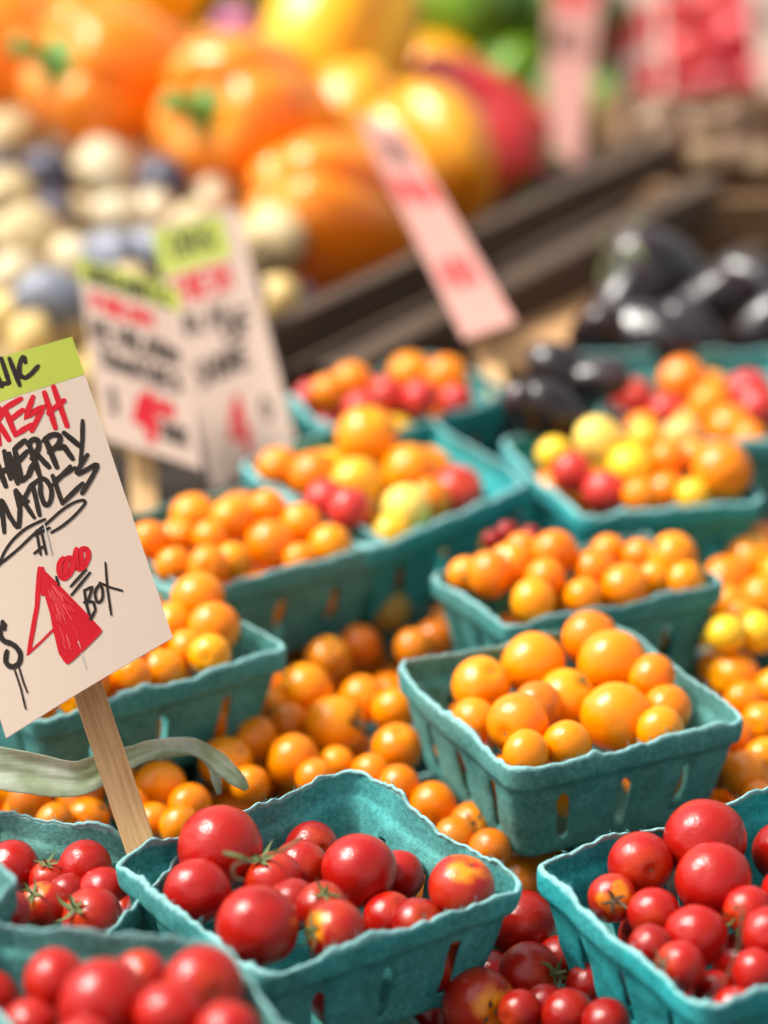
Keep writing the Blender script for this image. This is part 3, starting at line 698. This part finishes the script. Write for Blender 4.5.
def simple_sign(px4, deps, label, lines, strip=None, stake=None, card='dimcard', group='blurred price signs behind'):
    q = [at_d(p[0], p[1], d) for p, d in zip(px4, deps)]
    W = (q[1]-q[0]).length; content = {}
    for mat, s, u0, v0, u1, v1, hw in lines:
        content.setdefault(mat, []).extend([(st, hw) for st in text(s, u0, v0, u1, v1)])
    cont = [({'ink': 'black_lettering', 'redink': 'red_lettering'}[m], m, s) for m, s in content.items()]
    return sign(q, label, cont, stake=stake, strip=strip, card=card, group=group)
simple_sign([(76, 256), (178, 288), (202, 470), (103, 438)], (1.52, 1.51, 1.47, 1.48), 'blurred white price sign with green strip and red four, nearer of a pair',
    [('ink', 'ORGANIC', .08, .03, .92, .13, .0012), ('redink', 'FRESH', .1, .19, .7, .28, .0014), ('ink', 'HEIRLOOM', .05, .34, .92, .45, .0012), ('ink', 'TOMATOES', .08, .50, .92, .60, .0012), ('redink', '4', .38, .66, .62, .92, .0035), ('ink', '$', .1, .7, .25, .85, .001), ('redink', '00', .6, .68, .8, .77, .0014), ('ink', 'BOX', .65, .8, .9, .9, .001)],
    strip=(0, 0, 1, .14), stake=(at_d(140, 380, 1.515), at_d(147, 560, 1.475), .014, .006))
simple_sign([(150, 226), (236, 206), (296, 440), (214, 492)], (1.60, 1.60, 1.54, 1.54), 'blurred white price sign with square green label, farther of a pair',
    [('ink', 'ORG', .15, .05, .7, .15, .0015), ('redink', 'FRESH', .12, .22, .75, .32, .0014), ('ink', 'BLACK', .1, .36, .8, .44, .0012), ('ink', 'OF', .5, .42, .9, .52, .0016), ('ink', 'SHORE', .1, .55, .75, .64, .0013), ('redink', '4', .3, .72, .6, .95, .002), ('ink', '0', .7, .78, .85, .88, .001)],
    strip=(0, .02, .82, .2), stake=(at_d(240, 380, 1.585), at_d(262, 500, 1.545), .014, .006))
simple_sign([(356, 115), (402, 127), (516, 322), (464, 340)], (1.80, 1.78, 1.57, 1.58), 'slanted pink and white price sign blurred above the farthest tomato basket',
    [('ink', 'SWEET', .2, .1, .8, .22, .001), ('redink', 'FRESH', .1, .3, .9, .42, .0012), ('redink', '400', .15, .68, .85, .82, .0016)], card='pinkcard', stake=(at_d(470, 280, 1.63), at_d(500, 400, 1.57), .012, .006))
simple_sign([(552, -60), (608, -50), (580, 165), (543, 172)], (2.25, 2.25, 2.1, 2.1), 'narrow pinkish price sign blurred beside the red pepper',
    [('redink', 'HOT', .1, .1, .9, .3, .0025), ('ink', 'BELL', .1, .4, .9, .5, .0016)], card='pinkcard')
simple_sign([(600, -60), (660, -70), (668, 120), (625, 135)], (2.3, 2.3, 2.2, 2.2), 'pale price sign with red writing blurred behind the narrow pink one',
    [('redink', 'HOT', .05, .4, .9, .6, .004), ('redink', '100', .1, .68, .9, .85, .0035)])
simple_sign([(735, -80), (800, -70), (800, 100), (762, 95)], (2.3, 2.3, 2.2, 2.2), 'beige price sign blurred in the top right corner', [('ink', 'RED', .2, .5, .9, .6, .002)])

# ---------------------------------------------------------------- dry leaf
def ribbon(name, pts, label, mat):
    """pts: px,py,depth,width px,tilt"""
    vs, fs = [], []; P = []
    for k in range(len(pts)-1):
        p0 = pts[max(0, k-1)]; p1 = pts[k]; p2 = pts[k+1]; p3 = pts[min(len(pts)-1, k+2)]
        for q in range(6):
            t = q/6; P.append([.5*((2*p1[i])+(-p0[i]+p2[i])*t+(2*p0[i]-5*p1[i]+4*p2[i]-p3[i])*t*t+(-p0[i]+3*p1[i]-3*p2[i]+p3[i])*t**3) for i in range(5)])
    P.append(list(pts[-1])); NN = 8
    C3 = [at_d(p[0], p[1], p[2]) for p in P]; cen = sum(C3, Vector())/len(C3)
    for k, p in enumerate(P):
        c = C3[k]; d = (C3[min(len(P)-1, k+1)]-C3[max(0, k-1)]).normalized(); v = (CAM-c).normalized(); s = d.cross(v).normalized(); nrm = s.cross(d)
        s2 = s*math.cos(p[4])+nrm*math.sin(p[4]); n2 = s2.cross(d)
        for j in range(NN+1):
            a = j/NN-.5; wd = p[3]*p[2]/F_PX
            vs.append(c+s2*a*wd*(1+.10*noise.noise(c*160+Vector((a*3, 0, 0))))+n2*(abs(a)*.3*wd+math.sin(a*34)*.0006+.0014*noise.noise(c*90+s2*a*3))-cen)
    for k in range(len(P)-1):
        for j in range(NN): b = k*(NN+1)+j; fs.append((b, b+1, b+NN+2, b+NN+1))
    o = link(name, mesh(name, vs, fs), M[mat], None, cen); md = o.modifiers.new('t', 'SOLIDIFY'); md.thickness = .0004
    md = o.modifiers.new('s', 'SUBSURF'); md.levels = 1; md.render_levels = 1
    return o
t = NT('dry_husk'); co = t.obj(); n1 = t.noise(co, 60, 3); mp = t.n('ShaderNodeMapping'); mp.inputs['Scale'].default_value = (30, 500, 500); t.l(co, mp.inputs[0]); n2 = t.noise(mp.outputs[0], 1.5, 4)
c = t.ramp(n1, [(.35, (.20, .27, .12)), (.65, (.55, .58, .46))]); c = t.mix(t.math('MULTIPLY', n2, .5), c, (.14, .19, .08)); t.l(c, t.b.inputs['Base Color']); t.b.inputs['Roughness'].default_value = .6
t.b.inputs['Subsurface Weight'].default_value = .15; t.bump(n2, .6, .0006); M['husk'] = t.m
lf = empty('dry_leaf', at_d(60, 780, 1.13)); tag(lf, 'pale green dried leaf draped behind the wooden stake', 'leaf')
def leafpart(pts):
    o = ribbon('blade', pts, None, 'husk'); o.location = o.location-lf.location; o.parent = lf; return o
leafpart([(-40, 762, 1.15, 42, .2), (20, 772, 1.15, 42, .1), (75, 780, 1.15, 36, .2), (115, 765, 1.155, 28, .4), (155, 750, 1.165, 20, .5), (190, 747, 1.175, 17, .35), (211, 757, 1.175, 17, .2), (224, 768, 1.17, 19, .1), (238, 780, 1.165, 16, .0), (247, 790, 1.165, 5, .0)])
leafpart([(160, 757, 1.172, 9, .6), (195, 752, 1.182, 11, .5), (211, 764, 1.182, 10, .3), (216, 780, 1.18, 9, .3), (219, 795, 1.18, 3, .2)])

# vine stems on the tomatoes in basket by the stake
def tube(name, pts, rad, mat, parent=None):
    P = []
    for k in range(len(pts)-1):
        p0, p1, p2, p3 = pts[max(0, k-1)], pts[k], pts[k+1], pts[min(len(pts)-1, k+2)]
        for q in range(6): tt = q/6; P.append(.5*((2*p1)+(-p0+p2)*tt+(2*p0-5*p1+4*p2-p3)*tt*tt+(-p0+3*p1-3*p2+p3)*tt**3))
    P.append(pts[-1]); vs, fs = [], []; cen = sum(P, Vector())/len(P); N = 7
    for k, p in enumerate(P):
        d = (P[min(len(P)-1, k+1)]-P[max(0, k-1)]).normalized(); s = d.cross(Vector((.3, .2, .93))).normalized(); u = s.cross(d); r = rad*(1-.45*k/len(P))*(1+.25*noise.noise(p*400))
        for a in range(N): vs.append(p+(s*math.cos(a*6.283/N)+u*math.sin(a*6.283/N))*r-cen)
    for k in range(len(P)-1):
        for a in range(N): fs.append((k*N+a, k*N+(a+1) % N, (k+1)*N+(a+1) % N, (k+1)*N+a))
    return link(name, mesh(name, vs, fs), M[mat], None, cen)
def px_tube(name, pts, rad, mat, label, cat='stem'):
    o = tube(name, [at_d(*p) for p in pts], rad, mat); return tag(o, label, cat)
def dC(px, py, z): return depth(on_z(px, py, z))
d0 = dC(250, 862, .028)
px_tube('vine_stem', [(224, 853, d0), (240, 857, d0-.002), (252, 861, d0), (268, 855, d0+.004), (288, 847, d0+.008), (303, 836, d0+.01)], .0009, 'calyx', 'thin green vine stem lying over tomatoes in the basket by the stake')
px_tube('tendril', [(250, 861, d0-.001), (240, 863, d0-.003), (233, 868, d0-.004), (236, 878, d0-.004), (244, 880, d0-.004)], .0006, 'drycalyx', 'curled dry tendril hanging from the thin vine stem')
px_tube('dry_stalk', [(742, 905, dC(742, 930, .025)), (741, 935, dC(742, 930, .025)), (733, 962, dC(742, 940, .02)), (722, 985, dC(742, 950, .015))], .0006, 'drycalyx', 'thin dry stalk hanging among red tomatoes in the lower right basket')

# ---------------------------------------------------------------- background produce
def ellipsoid_variant(k, sx, sy, sz, bump=.06):
    o = Vector((k*3.3, 0, k))
    return lambda th, ph: (lambda d: Vector((d.x*sx, d.y*sy, d.z*sz))*(1+bump*noise.noise(d*1.1+o)))(Vector((math.sin(th)*math.cos(ph), math.sin(th)*math.sin(ph), math.cos(th))))
PM = [sphere('potato_body', 28, 18, ellipsoid_variant(k, 1, .9, 1.1+.12*k, .12)) for k in range(4)]
PMD = [m.copy() for m in PM]
for m in PM: m.materials.append(M['potato'])
for m in PMD: m.materials.append(M['darkpotato'])
PC = {'c': (.66, .50, .26), 'w': (.70, .58, .38), 'v': (.06, .055, .09), 'g': (.26, .28, .34), 'x': (.25, .02, .05), 'y': (.80, .56, .20)}
PN = {'c': 'cream', 'w': 'whitish', 'v': 'dark purple', 'g': 'greyish blue', 'x': 'dark red', 'y': 'yellow'}
def place_blob(name, me, px, py, d, z, rnd, color, label, cat, group, dep=None):
    p = on_z(px, py, z) if dep is None else at_d(px, py, dep); o = bpy.data.objects.new(name, me); COL.objects.link(o); o.location = p; r = d*depth(p)/F_PX/2*(1.2 if cat == 'potato' else 1); o.scale = (r, r, r)
    o.rotation_euler = (rnd.uniform(0, 6), rnd.uniform(0, 6), rnd.uniform(0, 6)); o.color = (*color, 1); tag(o, label, cat, group); return o, p, r
rnd = random.Random(5)
pots = [(18, 95, 42, 'w'), (38, 116, 46, 'w'), (64, 118, 42, 'w'), (10, 138, 46, 'c'), (82, 141, 50, 'w'), (106, 145, 40, 'c'), (47, 172, 44, 'v'), (163, 182, 48, 'v'), (56, 212, 34, 'v'), (-2, 168, 34, 'v'), (112, 122, 30, 'x'), (14, 200, 54, 'c'), (112, 182, 54, 'w'),
    (76, 224, 50, 'c'), (112, 222, 46, 'w'), (156, 216, 42, 'w'), (40, 248, 58, 'c'), (18, 278, 50, 'w'), (214, 202, 42, 'w'), (272, 240, 60, 'c'), (274, 302, 46, 'y'), (110, 256, 46, 'g'), (54, 300, 54, 'g'), (8, 318, 46, 'y'), (30, 342, 40, 'y'), (78, 182, 40, 'c'), (140, 158, 40, 'c'), (190, 236, 44, 'c'), (240, 256, 44, 'c'), (150, 250, 40, 'g'), (80, 262, 44, 'w'), (18, 240, 40, 'c'), (236, 300, 40, 'v'), (82, 320, 44, 'c'), (130, 290, 46, 'c'), (230, 340, 46, 'v')]
PB = []
rws = {}
for k, (px, py, d, c) in enumerate(sorted(pots, key=lambda q: (q[1]//32, q[0]))):
    r_ = py//32; rws.setdefault(r_, []).append(k)
    pos = ORD[len(rws[r_])-1]; pos = pos if pos == 'leftmost' else pos+' from left'
    rn = ['top', 'second', 'third', 'fourth', 'fifth', 'sixth', 'seventh', 'eighth', 'ninth'][len(rws)-1]
    o, p, r = place_blob('potato', (PMD if c in 'vgx' else PM)[k % 4], px, py, d, (.014 if c in 'vgx' else .0)-(py-90)*.00006, rnd, PC[c], f"{PN[c]} small potato, {pos} in the {rn} row of the potato pile", 'potato', 'small potatoes in the pile'); PB.append((p, r))
tries = 0; nf = 0
while nf < 90 and tries < 6000:
    tries += 1; px, py = rnd.uniform(-40, 300), rnd.uniform(80, 420); p = on_z(px, py, rnd.uniform(-.07, -.02)); r = rnd.uniform(.013, .018)
    if any((p-q).length < (r+s)*.92 for q, s in PB): continue
    c = rnd.choice('ccwwvy' if py < 340 else 'vcy'); o, p, r = place_blob('potato', (PMD if c in 'vgx' else PM)[nf % 4], px, py, r*2*F_PX/depth(p), p.z, rnd, PC[c], 'small potato half buried low in the potato pile', 'potato', 'small potatoes buried in the pile'); PB.append((p, r)); nf += 1

def pepper_fn(k, lobes=4, tall=1.05):
    o = Vector((k*2.7, k, 0))
    def fn(th, ph):
        d = Vector((math.sin(th)*math.cos(ph), math.sin(th)*math.sin(ph), math.cos(th)))
        lob = abs(math.cos(ph*lobes/2+k))
        rho = math.sin(th)**.72 if th > 1e-6 and math.pi-th > 1e-6 else 0; zc = math.copysign(abs(math.cos(th))**.8, math.cos(th)); d = Vector((rho*math.cos(ph), rho*math.sin(ph), zc))
        r = 1-(.17+.16*noise.noise(Vector((math.cos(ph)*1.3, math.sin(ph)*1.3, k*4.1))))*(1-lob)**2.2*max(0, math.sin(th))**.35+.07*noise.noise(d*.9+o)
        taper = 1-.16*max(0, -d.z); p = Vector((d.x*r*taper, d.y*r*taper, d.z*tall*r))
        p.z -= .24*math.exp(-(th/.36)**2); p.z += .12*math.exp(-((math.pi-th)/.35)**2)
        return p
    return fn
BP = [sphere('pepper_body', 64, 36, pepper_fn(k, (4, 3, 4)[k], (1.12, 1.2, 1.0)[k])) for k in range(3)]
LP_ = sphere('long_pepper_body', 48, 36, pepper_fn(5, 3, 2.0))
for m in BP+[LP_]: m.materials.append(M['pepper'])
def stem_mesh():
    vs, fs = [], []; N = 10
    prof = [(.30, .74), (.24, .80), (.13, .84), (.10, .95), (.095, 1.08), (.11, 1.22), (.12, 1.27), (.0, 1.28)]
    for k, (r, z) in enumerate(prof):
        for a in range(N): rr = r*(1+(.25*math.cos(a*6.283/N*5) if k < 2 else 0)); vs.append((rr*math.cos(a*6.283/N)+.10*max(0, z-.85)**1.0, rr*math.sin(a*6.283/N), z))
    for k in range(len(prof)-1):
        for a in range(N): fs.append((k*N+a, k*N+(a+1) % N, (k+1)*N+(a+1) % N, (k+1)*N+a))
    me = mesh('pepper_stem', vs, fs); me.materials.append(M['stem']); return me
STM = stem_mesh()
COLP = {'o': (1.0, .27, .0), 'y': (1.0, .52, .0), 'oy': (1.0, .38, .0), 'r': (.58, .008, .02), 'g': (.16, .40, .01), 'dg': (.05, .17, .012)}
def pepper(px, py, d, dep, c, pole, label, k=0, long=False):
    p = at_d(px, py, dep); r = d*1.12*dep/F_PX/2; rd = random.Random(px*7+py)
    o = bpy.data.objects.new('bell_pepper' if not long else 'long_pepper', LP_ if long else BP[k]); COL.objects.link(o); o.location = p; o.scale = (r,)*3; o.rotation_mode = 'QUATERNION'
    o.rotation_quaternion = pole_quat(RT*pole[0]+UP*pole[1]-FW*pole[2], rd.uniform(0, 6)); o.color = (*COLP[c], 1)
    s = bpy.data.objects.new('stem', STM); COL.objects.link(s); s.parent = o; s.scale = (1.25, 1.25, 1.2)
    if long: s.location = (0, 0, .95)
    tag(o, label, 'pepper', 'bell peppers heaped at the back'); return o
pepper(116, 80, 146, 1.98, 'o', (-.62, .12, .6), 'large orange bell pepper with green stem facing left, above the potatoes', 0)
pepper(248, 118, 150, 1.93, 'o', (-.5, -.02, .8), 'large orange bell pepper with short green stem facing forward, middle of heap', 1)
pepper(4, 45, 120, 2.05, 'o', (-.6, .6, -.2), 'orange bell pepper cut by the top left corner', 2)
pepper(336, 40, 146, 2.04, 'y', (.3, .8, -.4), 'yellow bell pepper highest in the middle of the heap', 1)
pepper(60, -14, 110, 2.22, 'y', (.3, .8, -.4), 'yellow bell pepper cut by the top edge above the orange ones', 0)
pepper(150, -20, 110, 2.2, 'y', (-.3, .8, -.4), 'second yellow bell pepper cut by the top edge', 2)
pepper(424, 162, 136, 1.96, 'oy', (-.5, .7, -.5), 'amber bell pepper right of the slanted pink sign top', 2)
pepper(330, 216, 146, 1.86, 'o', (.6, -.3, -.6), 'orange bell pepper lowest in the heap beside the crate', 0)
pepper(360, 140, 130, 1.98, 'oy', (.2, .9, -.4), 'amber bell pepper behind the slanted pink sign', 2)
pepper(190, 165, 120, 2.02, 'o', (.2, .9, -.6), 'orange bell pepper wedged behind the two stemmed ones', 0)
pepper(478, 108, 74, 2.08, 'r', (.75, -.5, .1), 'long shiny red pepper lying right of the yellow ones', 0, True)
pepper(494, 150, 76, 2.06, 'r', (.5, -.8, .1), 'second red pepper drooping towards the crate', 1)
for k, (x, y, d, c, n_) in enumerate([(440, 12, 100, 'g', 'green pepper left of the pale sign at the top'), (512, 66, 84, 'g', 'bright green pepper just above the red pepper'), (500, 0, 96, 'dg', 'dark green pepper at the top edge'), (400, -10, 90, 'g', 'light green pepper behind the yellow pepper'),
        (570, 10, 100, 'dg', 'dark green pepper behind the narrow pink sign'), (560, 100, 90, 'g', 'green pepper between the two hanging signs'), (610, 105, 80, 'g', 'green pepper right of the narrow pink sign'), (230, -20, 90, 'g', 'green pepper at top edge above the orange stems'), (320, -40, 100, 'g', 'green pepper above the yellow pepper, barely seen')]):
    pepper(x, y, d, 2.28, c, ((-.5, .5, -.3), (.4, .5, -.6))[k % 2], n_, k % 3)
o, p, r = place_blob('red_onion', PM[0], 236, 26, 44, 0, rnd, (.45, .10, .28), 'pink onion between orange and yellow peppers at the top', 'onion', None, 2.15)
# heap support under the peppers
rr = random.Random(77); PPB = []
for k in range(70):
    px, py = rr.uniform(-60, 560), rr.uniform(-60, 250)
    if px-200 > (330-py)*1.2 or (px < 230 and py > 130): continue
    p = on_z(px, py, -.045); r = .045
    if any((p-q).length < .075 for q in PPB): continue
    PPB.append(p); pepper(px, py, r*2*F_PX/depth(p), depth(p), rr.choice(['o', 'oy', 'y']), (rr.uniform(-1, 1), .5, -.6), 'orange or yellow pepper mostly buried under the pepper heap', k % 3)
# red tomatoes / radishes in the top right corner
rr = random.Random(9); k = 0
for px, py, d in [(668, 20, 60), (712, 10, 60), (690, 60, 62), (738, 40, 60), (655, 75, 54), (720, 92, 56), (760, 5, 60), (640, 30, 56), (760, 80, 50), (690, 100, 48)]:
    o, p, r = place_blob('round_radish', TMM['redtomato'][k % 6], px, py, d, .0, rr, (.6, .04, .06), f'blurred pinkish red radish, {ORD[k]} of those in the top right corner', 'radish', 'red radishes at top right', 2.45-py*.001); k += 1

# crates
def crate(p0, p1, inward, height, nsl, mat, label, depthw, thick=.012, sides=True):
    """side wall of slats from p0 to p1 (top edge), box extends by depthw along inward"""
    org = (p0+p1)/2; root = empty('wooden_crate', org-Vector((0, 0, height))); tag(root, label, 'crate')
    ax = (p1-p0); L = ax.length; ax.normalize(); ang = math.atan2(ax.y, ax.x)
    inw = inward.normalized(); gap = height/nsl
    for far in ((0, 1) if sides else (0,)):
        for k in range(nsl):
            me = box_mesh('slat', L, thick, gap*.78, .002); o = link('slat', me, M[mat], root)
            o.location = (org+inw*depthw*far-Vector((0, 0, gap*(k+.5))))-root.location; o.rotation_euler = (0, 0, ang)
    for s in (-1, 1):
        for k in range(nsl if sides else 0):
            me = box_mesh('slat', depthw-thick*1.2, thick, gap*.78, .002); o = link('slat', me, M[mat], root)
            o.location = (org+ax*s*(L/2-thick*.6)+inw*depthw*.5-Vector((0, 0, gap*(k+.5))))-root.location; o.rotation_euler = (0, 0, math.atan2(inw.y, inw.x))
        for far in ((0, 1) if sides else (0,)):
            me = box_mesh('corner_post', .02, .02, height, .002); o = link('corner_post', me, M[mat], root)
            o.location = (org+ax*s*(L/2-.024)+inw*(depthw*far+(.0165 if not far else -.0165))-Vector((0, 0, height/2+.002)))-root.location; o.rotation_euler = (0, 0, ang)
    return root
a, b = on_z(235, 350, .01), on_z(668, 118, .03); z_ = .02; a.z = b.z = z_
d_ = (b-a).normalized(); inw = Vector((-d_.y, d_.x, 0))
crate(a, b, inw, .135, 4, 'darkwood', 'dark weathered slatted crate side holding back the peppers', .5, sides=False)
# second lower dark crate rail in front of it
a2 = a-inw*.05+Vector((0, 0, -.03)); b2 = b-inw*.05+Vector((0, 0, -.03))
me = box_mesh('rail', (b2-a2).length*.9, .02, .028, .003); o = link('wooden_rail', me, M['darkwood'], None, (a2+b2)/2); o.rotation_euler = (0, 0, math.atan2(d_.y, d_.x)); tag(o, 'dark wooden rail running along the foot of the pepper crate', 'rail')
me = box_mesh('rail', (b2-a2).length*.9, .02, .02, .003); o = link('wooden_rail', me, M['darkwood'], None, (a2+b2)/2-inw*.045+Vector((0, 0, -.035))); o.rotation_euler = (0, 0, math.atan2(d_.y, d_.x)+.03); tag(o, 'lower dark wooden rail nearest the cardboard flap', 'rail')
a, b = on_z(628, 190, .0), on_z(860, 186, .0); crate(a, b, Vector((0, 1, 0)), .11, 2, 'brownwood', 'brown wooden crate at right behind the eggplants', .25)
rr = random.Random(3)
for k, (px, py, d) in enumerate([(632, 160, 44), (668, 145, 46), (702, 158, 44), (740, 150, 46), (700, 128, 40), (655, 122, 40), (765, 165, 46), (735, 122, 40)]):
    place_blob('onion', PM[k % 4], px, py, d, .0, rr, (.24, .13, .075), f'blurred brownish onion, {ORD[k]} in the brown crate', 'onion', 'brown onions in the crate', 2.0)
# cardboard flap
q4 = [on_z(462, 352, -.02), on_z(556, 262, -.03), on_z(640, 262, -.03), on_z(600, 392, -.02)]
vs = [v for v in q4]+[v-Vector((0, 0, .004)) for v in q4]; cen = sum(q4, Vector())/4
me = mesh('flap', [v-cen for v in vs], [(0, 1, 2, 3), (7, 6, 5, 4), (0, 4, 5, 1), (1, 5, 6, 2), (2, 6, 7, 3), (3, 7, 4, 0)], False)
o = link('cardboard_sheet', me, M['cardboard'], None, cen); tag(o, 'tan cardboard sheet between the crate rails and the eggplants', 'cardboard')

# eggplants
EGM = [sphere('eggplant_body', 36, 24, ellipsoid_variant(k+9, .74, .74, 1.15+.15*k, .12)) for k in range(3)]
for m in EGM: m.materials.append(M['eggplant'])
capm = calyx_mesh(33, .2, False, .35)
eg = [(660, 270, 92, 'round one nearest the brown crate'), (627, 288, 60, 'small one left of the largest'), (644, 322, 66, 'one below the largest, brownish'), (596, 322, 54, 'one at the edge of the cardboard'), (566, 362, 52, 'one over the small shaded basket'), None,
    (706, 290, 54, 'one right of the largest'), None, (690, 316, 50, 'one touching the right basket rim'), (757, 276, 60, 'one at the right edge, upper'), (768, 308, 50, 'one at the right edge, lower'), (528, 396, 46, 'one in the shaded basket, left'), (556, 398, 48, 'one in the shaded basket, right'), None, None, None, (590, 380, 44, 'one hidden beside the right basket')]
rr = random.Random(12)
for k, (px, py, d, n_) in enumerate([e for e in eg if e]):
    py += 14 if k not in (11, 12) else 0
    o, p, r = place_blob('eggplant', EGM[k % 3], px, py, d*1.38, .012 if py > 340 else .0, rr, (.014, .008, .009), 'dark glossy small eggplant, '+n_, 'eggplant', 'dark small eggplants')
    if k in (0, 2, 4, 6, 8):
        c_ = bpy.data.objects.new('calyx', capm); COL.objects.link(c_); c_.parent = o; c_.scale = (1, 1, 1.15)

# ---------------------------------------------------------------- leave out what the photo shows nothing of, then label
bpy.context.view_layer.update(); dg = bpy.context.evaluated_depsgraph_get()
def seen(o):
    p = o.location; r = o.scale[0]; n_ = 0
    for ex in (0, 0, -.05, .05):
        e = CAM+RT*ex; v = (p-e).normalized(); a = v.cross(UP).normalized(); b = v.cross(a)
        for k in range(26):
            rr_ = math.sqrt((k+.5)/26)*r*.97; t_ = k*2.39996+(1.1 if n_ == 0 else 0)
            q = p+(a*math.cos(t_)+b*math.sin(t_))*rr_
            if ex == 0:
                px, py, _ = proj(q)
                if not (-12 < px < 780 and -12 < py < 1036): continue
            d = (q-e).normalized(); hit, loc, nr_, ix, ob, mx = scene.ray_cast(dg, e+d*.1, d)
            if hit and ob.name == o.name: n_ += 1
    return n_
kill = []
for rec, phrase, group in HEAPS:
    for o, c in rec:
        if o.get('filler') and seen(o) < 2: kill.append(o)
ks_ = {o.name for o in kill}
HEAPS = [([(o, c) for o, c in rec if o.name not in ks_], ph, g_) for rec, ph, g_ in HEAPS]
pk = [o for o in COL.objects if o.get('group') == 'small potatoes buried in the pile' and seen(o) < 2]
for o in [c_ for o in kill+pk for c_ in o.children]+kill+pk: bpy.data.objects.remove(o)
print('culled', len(kill), len(pk))
RN = {1: ['only row'], 2: ['back row', 'front row'], 3: ['back row', 'middle row', 'front row'], 4: ['rearmost row', 'second row', 'third row', 'front row'], 5: ['rearmost row', 'second row', 'third row', 'fourth row', 'front row'], 6: ['rearmost row', 'second row', 'third row', 'fourth row', 'fifth row', 'front row']}
for rec, phrase, group in HEAPS:
    T2 = sorted([(proj(o.location), o, c) for o, c in rec], key=lambda q: q[0][1]); nr = min(6, max(1, round(len(T2)/5))); per = math.ceil(len(T2)/nr)
    for r_ in range(nr):
        row = sorted(T2[r_*per:(r_+1)*per], key=lambda q: q[0][0])
        for k, (pp, o, c) in enumerate(row):
            pos = 'leftmost' if k == 0 else 'rightmost' if k == len(row)-1 else ORD[k]+' from left'
            tag(o, f"{CNAME[c]} tomato {pos} in {RN[nr][r_]}, {phrase}", 'tomato', group)
            if o.get('filler'): del o['filler']

def rank_labels(objs, what):
    T2 = sorted([(proj(o.location), o) for o in objs], key=lambda q: q[0][1]); nr = min(6, max(1, math.ceil(len(T2)/9))); per = math.ceil(len(T2)/nr)
    for r_ in range(nr):
        row = sorted(T2[r_*per:(r_+1)*per], key=lambda q: q[0][0])
        for k, (pp, o) in enumerate(row):
            pos = 'leftmost' if k == 0 else 'rightmost' if k == len(row)-1 else ORD[k]+' from left'
            o['label'] = f"{what}, {pos} in their {RN[nr][r_]}"
rank_labels([o for o in COL.objects if o.get('group') == 'small potatoes buried in the pile'], 'half buried small potato low in the pile')
rank_labels([o for o in COL.objects if 'mostly buried' in str(o.get('label'))], 'pepper mostly buried under the pepper heap')
